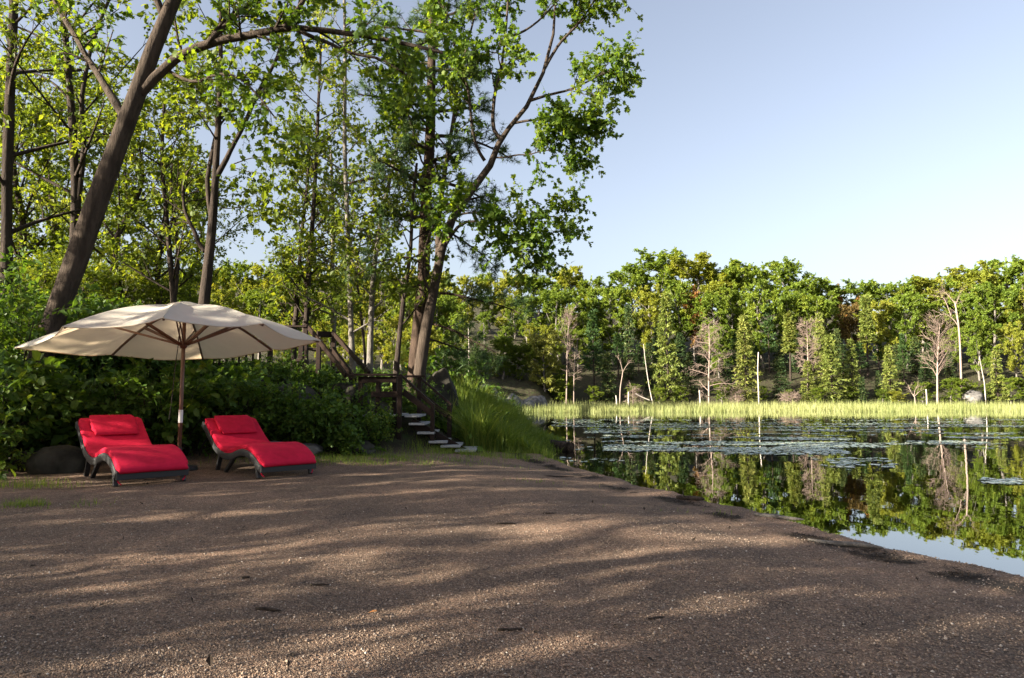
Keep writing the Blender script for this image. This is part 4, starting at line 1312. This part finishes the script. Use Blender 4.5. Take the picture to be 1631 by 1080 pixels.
# ------------------------------------------------------------------ shrubs on the bank and undergrowth
def proto_shrub(seed, size=.09, tm=T_LEAF, nst=12, mat='leaf_shrub', nl=7):
    root = bpy.data.objects.new('leafy_shrub', None); COL.objects.link(root)
    r = rs(seed)
    k = 6
    az = r.uniform(0, 6.28, nst); le = r.uniform(.15, .75, nst); hh = r.uniform(.7, 1.1, nst)
    s = np.linspace(0, 1, k)
    P = np.zeros((nst, k, 3))
    P[..., 0] = (np.cos(az) * .06)[:, None] + np.cos(az)[:, None] * le[:, None] * s ** 1.3
    P[..., 1] = (np.sin(az) * .06)[:, None] + np.sin(az)[:, None] * le[:, None] * s ** 1.3
    P[..., 2] = -.1 + hh[:, None] * s * (1.1 - .25 * le[:, None] * s)
    P[:, 1:] += r.normal(0, .03, (nst, k - 1, 3))
    R = np.repeat(np.linspace(.011, .004, k)[None], nst, 0)
    m_ = MB(); tubes(m_, P, R, 4)
    P2, R2 = kids(P, R, 7, .25, 1, (.6, 1.3), .42, r, 4, .15, .3, .1)
    tubes(m_, P2, R2, 3)
    P3, R3 = kids(P2, R2, 3, .3, 1, (.4, 1.1), .2, r, 3, .1, .3, .1)
    tubes(m_, P3, R3, 3)
    m_.build('stem', M['bark_dark'], root, kind='stuff')
    c = MB()
    leaves(c, P2, nl, size, r, tm, .2, .6, .2, 1.2, clump=np.repeat(r.random(nst), 7))
    leaves(c, P3, nl - 2, size, r, tm, .2, .6, .2, 1.2, clump=np.repeat(r.random(nst), 21))
    c.build('foliage', M[mat], root, smooth_faces=False, kind='stuff')
    return root


SH = [Kind(proto_shrub(501, .075, nl=9)), Kind(proto_shrub(502, .08, T_BROAD, 10, nl=8)), Kind(proto_shrub(503, .06, nl=11)), Kind(proto_shrub(504, .09, T_BROAD, 10, nl=6))]
rng = rs(505)
shr = [(10, 9.8, 1.3), (60, 10.0, 1.2), (115, 10.3, 1.15), (165, 10.5, 1.15), (215, 10.7, 1.2), (260, 10.8, 1.25), (310, 11.0, 1.2), (352, 11.3, 1.1), (395, 11.5, .9), (440, 11.8, .8), (458, 11.6, .65), (486, 11.7, .6), (520, 11.8, .85), (556, 11.9, .78),
       (590, 12.1, .62), (30, 11.0, 1.9), (95, 11.4, 1.7), (150, 11.8, 1.4), (205, 12.0, 1.3), (262, 12.3, 1.2), (325, 12.5, .8), (380, 12.8, .55), (450, 13.2, .7), (505, 12.9, .6), (548, 12.6, .55),
       (600, 12.4, .45), (-30, 10, 1.8), (-20, 8.8, 1.2), (5, 8.9, .6), (575, 13.9, .5), 
       (565, 11.55, .45), (748, 14.2, .5), (770, 15.5, .6), (730, 15.4, .8), (760, 17.5, .85), (720, 18, 1.5), (800, 20, 1.0), (670, 14.6, .7), (290, 14.5, 1.3), (230, 14.5, 1.5), (170, 14.5, 1.6), (110, 14, 1.7), (40, 13.5, 1.8)]
for i, (px, d, s) in enumerate(shr):
    if px < 0: w = 'at the very edge by the leaning oak'
    elif px < 110: w = 'below the drooping tip of the umbrella'
    elif px < 200: w = 'behind the lounger beside the grey boulder'
    elif px < 300: w = 'behind the umbrella pole'
    elif px < 420: w = 'behind the second lounger'
    elif px < 500: w = 'around the dark bank boulder'
    elif px < 630: w = 'in front of the wooden landing'
    elif px < 700: w = 'under the lower staircase'
    else: w = 'beyond the foot of the staircase'
    k = int(rng.integers(4))
    adj = ['small-leaved green shrub', 'broad-leaved green shrub', 'fine-leaved dense shrub', 'large-leaved bright shrub'][k]
    hgt = 'knee-high ' if s < .7 else ('tall ' if s > 1.4 else '')
    row = ', front row' if d < 12.1 else ', upper bank'
    p = on_ground(px, d)
    SH[k].put(p - np.array([0, 0, .03]), rng.uniform(0, 6), s * rng.uniform(.9, 1.1), hgt + adj + ' ' + w + row, 'shrub', 'shrubs on the bank', 'leafy_shrub')

rng = rs(506)
n = 60000
d = rng.uniform(9, 34, n) ** 1.0
px = rng.uniform(-150, 760, n)
x = (px - CX) / F_PX * d; y = d
k = (y > bank_y(x) - .1 + .3 * rng.random(n)) & (lake_sd(x, y) > .5) & (fbm(x * .8, y * .8, 71) > .36)
x, y = x[k], y[k]
P = np.stack([x, y, height(x, y)], 1)
P3 = np.repeat(P[:, None], 2, 1); P3[:, 1, 2] += rng.uniform(.04, .35, len(x)) * (.3 + fbm(x, y, 14)); P3[:, 1, :2] += rng.normal(0, .05, (len(x), 2))
mbu = MB()
leaves(mbu, P3, 1, .11, rng, T_LEAF, .5, .7, .1, 1.3, clump=fbm(x * 1.2, y * 1.2, 77), svar=.4)
mbu.build('undergrowth', M['leaf_shrub'], smooth_faces=False, kind='stuff')

# ------------------------------------------------------------------ wooden stairs, landing, upper flight, railing
def part(root, nm, fn, mat, origin, **props):
    m_ = MB(); fn(m_)
    for i in range(len(m_.v)): m_.v[i] = m_.v[i] - np.asarray(origin, np.float32)
    return m_.build(nm, mat, root, smooth_faces=False, **props)


NEAR, FARD = 12.6, 13.6
SWOOD = M["stair_wood"]
o = np.array([-1.5, 13.1, 0.])
st = thing('lower_staircase', 'short dark wooden staircase with grey treads going down to the beach', 'staircase', o)
A = at(638, 597, NEAR); Bm = at(689, 644, NEAR); A2 = at(667, 600, FARD); B2 = at(717, 643, FARD)
treads = [(662, 660), (670, 672), (684, 685.5), (703, 699), (722, 705.5), (745, 712)]
for i, (px, py) in enumerate(treads):
    c = at(px, py, 13.1)
    ln = 1.0 if i < 4 else .9
    part(st, 'tread', lambda m_: [box(m_, (c[0], c[1] - .05 * i, c[2] - .02), (.27 + .02 * i, ln, .04))], M['tread_wood'], o)
for nm, a, b in (('handrail', A, Bm), ('handrail', A2, B2)):
    part(st, nm, lambda m_: bar(m_, a + (b - a) * -.02, b + (b - a) * .04, .09, .045), SWOOD, o)
part(st, 'lower_rail', lambda m_: bar(m_, at(642, 624, NEAR), at(688, 659, NEAR), .035, .11), SWOOD, o)
part(st, 'lower_rail', lambda m_: bar(m_, at(670, 628, FARD), at(712, 662, FARD), .035, .11), SWOOD, o)
for (px, py, d, w) in ((637, 598, NEAR - .05, .085), (689, 645, NEAR - .05, .075), (668, 601, FARD + .05, .08), (716, 644, FARD + .05, .09), (629, 598, NEAR + .25, .08)):
    p = at(px, py, d); g = min(hz(p[0], d), p[2] - .6)
    part(st, 'post', lambda m_: bar(m_, (p[0], d, g - .2), (p[0], d, p[2] - .02), w, w), SWOOD, o)
for d in (NEAR + .1, FARD - .12):
    a = at(655, 672, d); b = at(742, 722, d)
    part(st, 'stringer', lambda m_: bar(m_, a, b, .045, .16), SWOOD, o)

o = np.array([-2.55, 13.1, 0.])
ld = thing('wooden_landing', 'dark wooden landing with a top rail between the two flights of stairs', 'landing', o)
zt = at(600, 597, NEAR)[2]; zd = at(610, 659, 13)[2]
xl, xr = at(553, 597, NEAR)[0], at(634, 597, NEAR)[0]
part(ld, 'top_rail', lambda m_: box(m_, ((xl + xr) / 2, NEAR, zt), (xr - xl, .14, .04)), SWOOD, o)
part(ld, 'rail_board', lambda m_: box(m_, ((xl + xr) / 2 + .12, NEAR + .03, zt - .09), (xr - xl - .3, .04, .11)), SWOOD, o)
part(ld, 'rail_board', lambda m_: box(m_, ((xl + xr) / 2 + .22, NEAR + .03, zt - .36), (xr - xl - .45, .035, .11)), SWOOD, o)
part(ld, 'top_rail', lambda m_: box(m_, (at(656, 598, FARD)[0], FARD, zt), (.55, .12, .04)), SWOOD, o)
for px in (603, 575):
    p = at(px, 599, NEAR + .08)
    part(ld, 'post', lambda m_: bar(m_, (p[0], p[1], hz(p[0], p[1]) - .2), (p[0], p[1], zt - .03), .085, .085), SWOOD, o)
part(ld, 'post', lambda m_: bar(m_, (xl + .1, FARD, hz(xl, FARD) - .2), (xl + .1, FARD, zt), .085, .085), SWOOD, o)
for j in range(7):
    yy = NEAR + .07 + j * .15
    part(ld, 'deck_board', lambda m_: box(m_, ((xl + xr) / 2, yy, zd - .02), (xr - xl + .1, .14, .035)), M['tread_wood'], o)
part(ld, 'joist', lambda m_: box(m_, ((xl + xr) / 2, NEAR + .03, zd - .12), (xr - xl, .045, .15)), SWOOD, o)
part(ld, 'joist', lambda m_: box(m_, ((xl + xr) / 2, FARD - .03, zd - .12), (xr - xl, .045, .15)), SWOOD, o)

o = np.array([-3.6, 14.2, .8])
us = thing('upper_staircase', 'dark upper flight of stairs climbing from the landing to the deck', 'staircase', o)
a1, b1 = at(551, 598, 12.75), at(492, 522, 14.5)
a2, b2 = at(588, 595, 13.7), at(533, 533, 15.4)
a3, b3 = at(566, 595, 13.1), at(530, 558, 14.2)
part(us, 'handrail', lambda m_: bar(m_, a1, b1, .05, .1), SWOOD, o)
part(us, 'handrail', lambda m_: bar(m_, a2, b2, .05, .1), SWOOD, o)
part(us, 'stringer', lambda m_: bar(m_, a3 + (0, 0, -.15), b3 + (0, 0, .0), .05, .16), SWOOD, o)
for k, (px, d) in enumerate(((532, 15.4), (508, 14.1), (560, 13.2))):
    p = at(px, (531, 545, 597)[k], d)
    part(us, 'post', lambda m_: bar(m_, (p[0], d, hz(p[0], d) - .2), (p[0], d, p[2] + .02), .09, .09), SWOOD, o)
for k in range(6):
    t = (k + .5) / 6
    c = (a1 + a2) / 2 * (1 - t) + (b1 + b2) / 2 * t
    dv = unit((b1 - a1) * np.array([1, 1, 0])); sv = np.array([dv[1], -dv[0], 0])
    part(us, 'tread', lambda m_: box(m_, c - np.array([0, 0, .82]), (.27, .95, .04), 0, np.stack([dv, sv, [0, 0, 1]], 1)), SWOOD, o)

o = np.array([-5.0, 15.5, 1.2])
dk = thing('deck_railing', 'dark wooden deck railing with balusters on top of the bank behind the umbrella', 'railing', o)
dd = 15.6
zt2 = at(470, 520, dd)[2]; zb2 = at(390, 581, dd)[2]
x0, x1 = at(318, 550, dd)[0], at(489, 550, dd)[0]
part(dk, 'top_rail', lambda m_: box(m_, ((x0 + x1) / 2, dd, zt2), (x1 - x0, .14, .045)), SWOOD, o)
part(dk, 'bottom_rail', lambda m_: box(m_, ((x0 + x1) / 2 - .4, dd, zb2), (x1 - x0 - .8, .05, .09)), SWOOD, o)
for px in (330, 341, 351, 362, 372, 382, 393, 404, 415):
    xx = at(px, 560, dd)[0]
    part(dk, 'baluster', lambda m_: bar(m_, (xx, dd - .03, zb2 - .05), (xx, dd - .03, zt2 - .03), .04, .04), SWOOD, o)
for px in (430, 486, 318):
    xx = at(px, 560, dd)[0]
    part(dk, 'post', lambda m_: bar(m_, (xx, dd + .02, hz(xx, dd) - .3), (xx, dd + .02, zt2 + (.05 if px == 486 else -.02)), .1, .1), SWOOD, o)
xx = at(480, 560, dd - .6)[0]
part(dk, 'post', lambda m_: bar(m_, (xx, dd - .6, hz(xx, dd - .6) - .2), (xx, dd - .6, at(480, 548, dd - .6)[2]), .1, .1), SWOOD, o)
part(dk, 'deck_board', lambda m_: box(m_, at(468, 575, dd - .6), (.5, .6, .05)), SWOOD, o)
part(dk, 'deck_board', lambda m_: box(m_, at(510, 557, dd - .3), (.42, .5, .05)), SWOOD, o)
part(dk, 'top_rail', lambda m_: bar(m_, at(505, 532, dd - .4), at(534, 533, dd - .1), .06, .13), SWOOD, o)

# ------------------------------------------------------------------ market umbrella
C0 = np.array([-4.44, 9.2]); ZR = 1.77
zg = hz(*C0)
um = thing('market_umbrella', 'large open off-white market umbrella on a brown pole', 'umbrella', (C0[0], C0[1], zg))
OO = np.array([C0[0], C0[1], zg])
cr = [(20, 1.86), (57, 1.5), (107, 2.0), (148, 1.88), (182, 2.32), (240, 1.6), (288, 1.68), (328, 1.72)]
TX, TY = .05, -.07
apex = np.array([0, 0, 2.24 - zg])
cor = []
for a, r_ in cr:
    r_ = r_ * .96
    xx, yy = r_ * math.cos(math.radians(a)), r_ * math.sin(math.radians(a))
    cor.append(np.array([xx, yy, ZR + TX * xx + TY * yy - zg]))
NR, NT = 14, 14


def canopy_pt(i, s, t, z_off=0.):
    """s across the panel 0..1, t from crown (0) to rim (1)"""
    a, b = cor[i], cor[(i + 1) % 8]
    tt = t * (1 - .055 * 4 * s * (1 - s) * t ** 2)
    e = a * (1 - s) + b * s
    p = apex + (e - apex) * tt
    p = p.copy()
    p[2] += .10 * math.sin(PI * min(t, 1)) * (1 - .35 * 4 * s * (1 - s)) - .075 * 4 * s * (1 - s) * t ** 1.5
    p[2] += .006 * math.sin(9 * s + 5 * t + i) * t + z_off
    return p


for i in range(8):
    V = np.array([[canopy_pt(i, q / NR, .07 + .93 * k / NT) for q in range(NR + 1)] for k in range(NT + 1)]).reshape(-1, 3)
    V2 = V.copy(); V2[:, 2] -= .003
    idx = lambda k, q: k * (NR + 1) + q
    fc = [[idx(k, q), idx(k + 1, q), idx(k + 1, q + 1), idx(k, q + 1)] for k in range(NT) for q in range(NR)]
    MB().add(V, fc).build('canopy_panel', M['canvas'], um)
    # hem along the rim
    rim_ = np.array([canopy_pt(i, q / 20, 1.0, -.004) for q in range(21)])
    m_ = MB(); tubes(m_, rim_, np.full(21, .007), 5); m_.build('hem', M['canvas'], um)
# wind vent cap on the crown
V = []
for j, rr in enumerate((.0, .12, .24, .34)):
    for q in range(16):
        i = q // 2; s = .5 * (q % 2)
        p = canopy_pt(i, s, rr / 1.8 + .001, .0)
        V.append([p[0], p[1], apex[2] + .045 - .75 * rr ** 2 + TX * p[0] * .5 + TY * p[1] * .5])
fc = [[j * 16 + q, (j + 1) * 16 + q, (j + 1) * 16 + (q + 1) % 16, j * 16 + (q + 1) % 16] for j in range(3) for q in range(16)]
MB().add(V, fc).build('vent_cap', M['canvas'], um)
m_ = MB(); tubes(m_, np.array([[0, 0, -.05], [0, 0, 1.0], [0, 0, 2.2 - zg]]), np.array([.026, .026, .024]), 14, cap=True); pole = m_.build('pole', M['teak'], um)
zb = at(291, 663, C0[1])[2] - zg
m_ = MB(); tubes(m_, np.array([[0, 0, zb - .085], [0, 0, zb + .085]]), np.array([.0285, .0285]), 14); m_.build('sleeve', M['white_paint'], pole)
zh = at(291, 549, C0[1])[2] - zg
m_ = MB(); tubes(m_, np.array([[0, 0, zh - .05], [0, 0, zh - .02], [0, 0, zh + .04], [0, 0, zh + .05]]), np.array([.035, .05, .05, .03]), 14, cap=True); m_.build('runner_hub', M['teak'], um)
m_ = MB(); tubes(m_, np.array([[0, 0, apex[2] - .1], [0, 0, apex[2] - .01]]), np.array([.05, .05]), 14, cap=True); m_.build('crown_hub', M['teak'], um)
for i in range(8):
    pts = np.array([canopy_pt(i, 0, t, -.025) for t in np.linspace(.06, .985, 9)])
    m_ = MB()
    for q in range(8): bar(m_, pts[q], pts[q + 1] + (pts[q + 1] - pts[q]) * .03, .022, .03)
    m_.build('rib', M['teak'], um, smooth_faces=False)
    j = canopy_pt(i, 0, .52, -.04)
    e = unit(np.array([cor[i][0], cor[i][1], 0])) * .05
    m_ = MB()
    sv = np.array([-e[1], e[0], 0]) / .05 * .018
    bar(m_, np.array([e[0], e[1], zh]) + sv, j + sv, .014, .026); bar(m_, np.array([e[0], e[1], zh]) - sv, j - sv, .014, .026)
    m_.build('strut', M['teak'], um, smooth_faces=False)
rp = np.array([[-.04, -.03, zh + .42], [-.05, -.04, zh + .02], [-.075, -.05, zh - .3], [-.1, -.06, zh - .75], [-.13, -.05, zh - 1.0]])
m_ = MB(); tubes(m_, catmull(rp, 14), np.full(14, .006), 5); m_.build('cord', M['rope'], um)
m_ = MB(); tubes(m_, np.array([[0, 0, -.02], [0, 0, .05], [0, 0, .06], [0, 0, .3]]), np.array([.24, .23, .04, .036]), 20, cap=True); m_.build('base', M['dark_metal'], um)

# ------------------------------------------------------------------ the two red wave loungers
PROF = catmull(np.array([(0, .67), (.12, .6), (.3, .475), (.5, .355), (.72, .29), (.95, .285), (1.18, .34), (1.38, .362), (1.6, .325), (1.78, .25), (1.92, .16)]), 61)


def sweep(prof_pts, w, th, top_off, nseg=None, cr=.35):
    """rounded slab of width w and thickness th swept along a profile of (l, z)"""
    T = unit(np.gradient(prof_pts, axis=0)); N = np.stack([-T[:, 1], T[:, 0]], 1)
    sec = []
    r_ = th * cr
    for (sx, sz) in ((-1, 0), (-1, 1), (1, 1), (1, 0)):
        for q in range(4):
            pass
    for cx_, cz_, a0 in ((w / 2 - r_, -r_, 90), (-(w / 2 - r_), -r_, 180), (-(w / 2 - r_), -th + r_, 270), (w / 2 - r_, -th + r_, 0)):
        pass
    ang_ = []
    for cx_, cz_, a0 in ((w / 2 - r_, -r_, 0), (-(w / 2 - r_), -r_, 90), (-(w / 2 - r_), -th + r_, 180), (w / 2 - r_, -th + r_, 270)):
        for q in range(4):
            a = math.radians(a0 + 30 * q)
            ang_.append((cx_ + r_ * math.cos(a), cz_ + r_ * math.sin(a) + top_off))
    sec = np.array(ang_)
    # add points along the width so that the top can sag
    extra = []
    for k in range(len(sec)):
        extra.append(sec[k])
        if k in (3, 11):
            nx_ = sec[(k + 1) % 16]
            for t in (.2, .4, .6, .8): extra.append(sec[k] * (1 - t) + nx_ * t)
    sec = np.array(extra); m = len(sec); n = len(prof_pts)
    V = np.zeros((n, m, 3))
    V[:, :, 0] = sec[None, :, 0]
    V[:, :, 1] = prof_pts[:, None, 0] + N[:, None, 0] * sec[None, :, 1]
    V[:, :, 2] = prof_pts[:, None, 1] + N[:, None, 1] * sec[None, :, 1]
    return V, N


def close_sweep(mb, V):
    n, m = V.shape[:2]
    b0 = mb.n
    i = np.arange(n - 1)[:, None] * m; j = np.arange(m)[None]; j2 = (j + 1) % m
    mb.add(V.reshape(-1, 3), np.stack([i + j, i + j2, i + m + j2, i + m + j], -1).reshape(-1, 4))
    for e in (0, n - 1):
        ring = b0 + e * m + np.arange(m)
        mb.f.append((ring[::-1] if e == 0 else ring)[None, ::-1] if False else ring[None]); mb.t.append(np.zeros(1)); mb.m.append(np.zeros(1, np.int32))


def lounger(label, head_mid, heading, scale=1.0):
    root = thing('chaise_lounger', label, 'lounger', (0, 0, 0), group='red loungers under the umbrella')
    Wd = .72
    V, N = sweep(PROF, Wd, .074, .024)
    s = np.linspace(0, 1, len(PROF))
    # rounded ends and faint quilting seams
    sc = np.ones(len(PROF)); sc[[0, -1]] = .45; sc[[1, -2]] = .8; sc[[2, -3]] = .95
    mid = V.mean(1, keepdims=True)
    V = mid + (V - mid) * np.where(np.arange(3) == 0, np.maximum(sc, .95)[:, None, None], sc[:, None, None])
    seam = np.zeros(len(PROF))
    for k in (19, 22, 25): seam[k] = 1
    puff = .004 * (1 - (2 * V[:, :, 0] / Wd) ** 2)
    V[:, :, 1] += N[:, None, 0] * (puff - .004 * seam[:, None]); V[:, :, 2] += N[:, None, 1] * (puff - .004 * seam[:, None])
    m_ = MB(); close_sweep(m_, V); m_.build('cushion', M['red'], root)
    # head pillow
    pp = PROF[1:15]
    V, N = sweep(pp, .52, .05, .076, cr=.48)
    sc = np.ones(len(pp)); sc[[0, -1]] = .3; sc[[1, -2]] = .75; sc[[2, -3]] = .93
    mid = V.mean(1, keepdims=True); V = mid + (V - mid) * np.where(np.arange(3) == 0, np.maximum(sc, .93)[:, None, None], sc[:, None, None])
    m_ = MB(); close_sweep(m_, V); m_.build('pillow', M['red'], root)
    # woven shell under the cushion
    V, N = sweep(PROF[:-1], Wd - .04, .035, -.06)
    m_ = MB(); close_sweep(m_, V); m_.build('woven_shell', M['wicker'], root)
    # curved side rails
    for sx in (-1, 1):
        V, N = sweep(PROF[:-1], .04, .088, -.035, cr=.15)
        V[:, :, 0] += sx * (Wd / 2 - .01)
        m_ = MB(); close_sweep(m_, V); m_.build('side_rail', M['wicker'], root)
    m_ = MB(); bar(m_, (-Wd / 2, 1.86, .115), (Wd / 2, 1.86, .115), .05, .09); m_.build('foot_bar', M['wicker'], root, smooth_faces=False)
    for sx in (-1, 1):
        x_ = sx * (Wd / 2 - .02)
        for (y0, z0, y1) in ((.62, .25, .5), (1.72, .2, 1.78)):
            m_ = MB(); bar(m_, (x_, y0, z0), (x_, y1, 0), .045, .05, up=(1, 0, 0)); m_.build('leg', M['dark_metal'], root, smooth_faces=False)
        m_ = MB(); bar(m_, (x_, 1.05, .2), (x_, .78, 0), .04, .045, up=(1, 0, 0)); m_.build('leg', M['dark_metal'], root, smooth_faces=False)
        m_ = MB(); tubes(m_, catmull(np.array([(x_, 1.8, .1), (x_ * .98, 1.84, .05), (x_ * .9, 1.86, .02)]), 6), np.full(6, .007), 5); m_.build('tie_strap', M['red'], root)
    m_ = MB(); bar(m_, (-Wd / 2 + .03, .62, .2), (Wd / 2 - .03, .62, .2), .04, .04); m_.build('cross_bar', M['dark_metal'], root, smooth_faces=False)
    hd = unit(np.array(heading)); rz = math.atan2(-hd[0], hd[1])
    root.location = (head_mid[0], head_mid[1], hz(head_mid[0] + hd[0], head_mid[1] + hd[1]) + .002)
    root.rotation_euler = (0, 0, rz)
    root.scale = (scale,) * 3
    return root


lounger('red cushioned wave lounger standing in front of the umbrella pole next to the grey boulder', (-5.33, 9.1), (.69, -.72), 1.03)
lounger('red cushioned wave lounger standing alone on the staircase side of the umbrella pole', (-4.05, 9.85), (.7, -.72), 1.0)

# ------------------------------------------------------------------ gravel grains, debris, twigs
rng = rs(601)
n = 42000
d = 2.2 + 4.5 * rng.random(n) ** 1.6
x = rng.uniform(-.8, .8, n) * d; y = d
k = lake_sd(x, y) > .25
x, y = x[k], y[k]; n = len(x)
sz = np.abs(rng.normal(.0022, .0012, n)) + .002 + (rng.random(n) < .02) * .004
OV = np.array([[1, 0, 0], [-1, 0, 0], [0, 1, 0], [0, -1, 0], [0, 0, 1], [0, 0, -1.]])
OF = np.array([[0, 2, 4], [2, 1, 4], [1, 3, 4], [3, 0, 4], [2, 0, 5], [1, 2, 5], [3, 1, 5], [0, 3, 5]])
az = rng.uniform(0, 6.28, n); ca, sa = np.cos(az), np.sin(az)
js = rng.uniform(.6, 1.35, (n, 6, 3))
L = OV[None] * js * sz[:, None, None] * np.array([1, 1, .75])
V = np.stack([L[..., 0] * ca[:, None] - L[..., 1] * sa[:, None] + x[:, None], L[..., 0] * sa[:, None] + L[..., 1] * ca[:, None] + y[:, None], L[..., 2] + (height(x, y) + sz * .35)[:, None]], -1)
MB().add(V.reshape(-1, 3), ((np.arange(n) * 6)[:, None, None] + OF[None]).reshape(-1, 3), np.repeat(rng.random(n).astype(np.float32), 8)).build('gravel', M['gravel'], smooth_faces=False, kind='stuff')


def twig(px, py, L, r_, az, seed, label, name='fallen_twig', cat='twig', mat='bark_chip', flat=1.0):
    d = CAM_Z * F_PX / (py - HOR)
    for _ in range(4):
        p = at(px, py, d); d = d * (CAM_Z - hz(p[0], d)) / max(.2, CAM_Z - p[2])
    p = at(px, py, d); z = hz(p[0], d)
    r = rs(seed)
    s = np.linspace(-.5, .5, 6)
    P = np.stack([s * L * math.cos(az), s * L * math.sin(az), r_ * .8 + 0 * s], 1); P[1:-1] += r.normal(0, L * .03, (4, 3)) * np.array([1, 1, .2])
    m_ = MB(); tubes(m_, P, r_ * np.array([.6, 1, 1, .95, .8, .4]), 6, lump=.3, rng=r, cap=True)
    oo = m_.build(name, M[mat])
    oo.location = (p[0], d, z); oo.scale = (1, 1, flat)
    tag(oo, label, cat)


twig(806, 835, .15, .013, .1, 1, 'dark bark chip lying mid beach between the umbrella and the water', 'bark_chip', 'bark chip', flat=.6)
twig(427, 973, .13, .008, -.25, 2, 'short dark twig on shaded gravel below the loungers')
twig(1045, 985, .08, .008, .3, 3, 'dark bark flake on the sunlit gravel streak', 'bark_chip', 'bark chip', flat=.6)
twig(815, 1004, .12, .006, .1, 4, 'thin brown twig at the shady end of the sunlit gravel streak')
twig(392, 921, .04, .007, .4, 5, 'tiny black chip on the gravel in front of the umbrella', 'bark_chip', 'bark chip')
twig(510, 933, .1, .006, .2, 6, 'thin short twig on plain gravel beyond the tiny black chip')
twig(875, 818, .12, .007, 0., 7, 'low dark stick near the middle beach dip', flat=.7)
twig(1345, 870, .5, .022, -.6, 8, 'long driftwood stick lying along the wrack line', 'driftwood_stick', 'driftwood', 'bark_grey')
twig(1240, 826, .45, .02, -.7, 9, 'grey driftwood stick at the water edge above the wrack line', 'driftwood_stick', 'driftwood', 'bark_grey')
twig(1100, 797, .3, .03, -.5, 10, 'dark clump of driftwood where the shore bends', 'driftwood_stick', 'driftwood', 'bark_dark')
twig(890, 760, .4, .012, -.15, 11, 'dark weed-covered stick near the top of the shoreline', 'driftwood_stick', 'driftwood', 'bark_dark')
d = CAM_Z * F_PX / (978 - HOR); p = at(583, 978, d)
m_ = MB(); r = rs(9)
leaves(m_, np.array([[[0, 0, .012], [.01, 0, .014]]]), 1, .05, r, T_OAK, 0, .1, 0, 2.0, svar=0)
oo = m_.build('fallen_leaf', M['dry_leaf'], smooth_faces=False); oo.location = (p[0], d, hz(p[0], d) + .004)
tag(oo, 'small orange dry leaf lying on the gravel', 'leaf')

# wrack: dark bits of weed and bark washed up along the shore
rng = rs(602)
n = 16000
t = rng.random(n); i = rng.integers(0, 7, n)
a_, b_ = LAKE[i], LAKE[i + 1]
q = a_ + (b_ - a_) * t[:, None]
nrm_ = np.stack([-(b_ - a_)[:, 1], (b_ - a_)[:, 0]], 1); nrm_ /= np.linalg.norm(nrm_, axis=1, keepdims=True)
sgn = -1
off = .72 + .3 * (fbm(q[:, 0] * 1.2, q[:, 1] * 1.2, 8) - .5) + rng.normal(0, .08, n)
q2 = q - nrm_ * 0
cand = q + nrm_ * off[:, None]; s_ = lake_sd(cand[:, 0], cand[:, 1])
cand2 = q - nrm_ * off[:, None]
q = np.where((s_ > 0)[:, None], cand, cand2)
k = (lake_sd(q[:, 0], q[:, 1]) > .1) & (fbm(q[:, 0] * 2.2, q[:, 1] * 2.2, 31) > .44)
q = q[k]; n = len(q)
P3 = np.zeros((n, 2, 3)); P3[:, :, :2] = q[:, None]; P3[:, :, 2] = (height(q[:, 0], q[:, 1]) + .006)[:, None]; P3[:, 1, 0] += .01
m_ = MB(); leaves(m_, P3, 1, .024, rng, T_SLIM, 0, 1.0, 0, 1.5, svar=.6)
hb_ = height(m_.v[0][:, 0], m_.v[0][:, 1]); m_.v[0][:, 2] = hb_ + .004 + np.abs(m_.v[0][:, 2] - hb_) * .3
m_.build('shore_debris', M['bark_chip'], smooth_faces=False, kind='stuff')

# ------------------------------------------------------------------ labels: tell look-alikes apart by where they stand
by = {}
for o_ in list(SC.objects):
    if o_.parent is None and o_.get('label') and o_.get('group') not in (None, 'maples shading the beach'):
        by.setdefault(o_['label'], []).append(o_)
for lab, os_ in by.items():
    if len(os_) > 1:
        ax = 1 if max(a.location.x for a in os_) - min(a.location.x for a in os_) < .3 * (max(a.location.y for a in os_) - min(a.location.y for a in os_)) else 0
        os_.sort(key=lambda a: a.location[ax])
        w2 = [', wood side', ', lake side'] if ax == 0 else [', front one', ', rear one']
        w3 = [w2[0], ', middle one', w2[1]]
        ws = w2 if len(os_) == 2 else (w3 if len(os_) == 3 else ([w2[0], ', second one', ', third one', w2[1]] if len(os_) == 4 else None))
        if ws:
            for a, w_ in zip(os_, ws):
                if len((lab + w_).replace('-', ' ').split()) < 17: a['label'] = lab + w_

# small dark bits of bark and leaf strewn over the gravel
rng = rs(603)
n = 260
d = 2.4 + 9 * rng.random(n) ** 1.3; x = rng.uniform(-.7, .6, n) * d
k = (lake_sd(x, d) > .3) & (d < bank_y(x) - .3)
x, d = x[k], d[k]
P3 = np.zeros((len(x), 2, 3)); P3[:, :, 0] = x[:, None]; P3[:, :, 1] = d[:, None]; P3[:, :, 2] = (height(x, d) + .004)[:, None]; P3[:, 1, 0] += .01
m_ = MB(); leaves(m_, P3, 1, .022, rng, T_LEAF, 0, 1.0, 0, 3.0, svar=.6)
m_.build('beach_debris', M['bark_chip'], smooth_faces=False, kind='stuff')
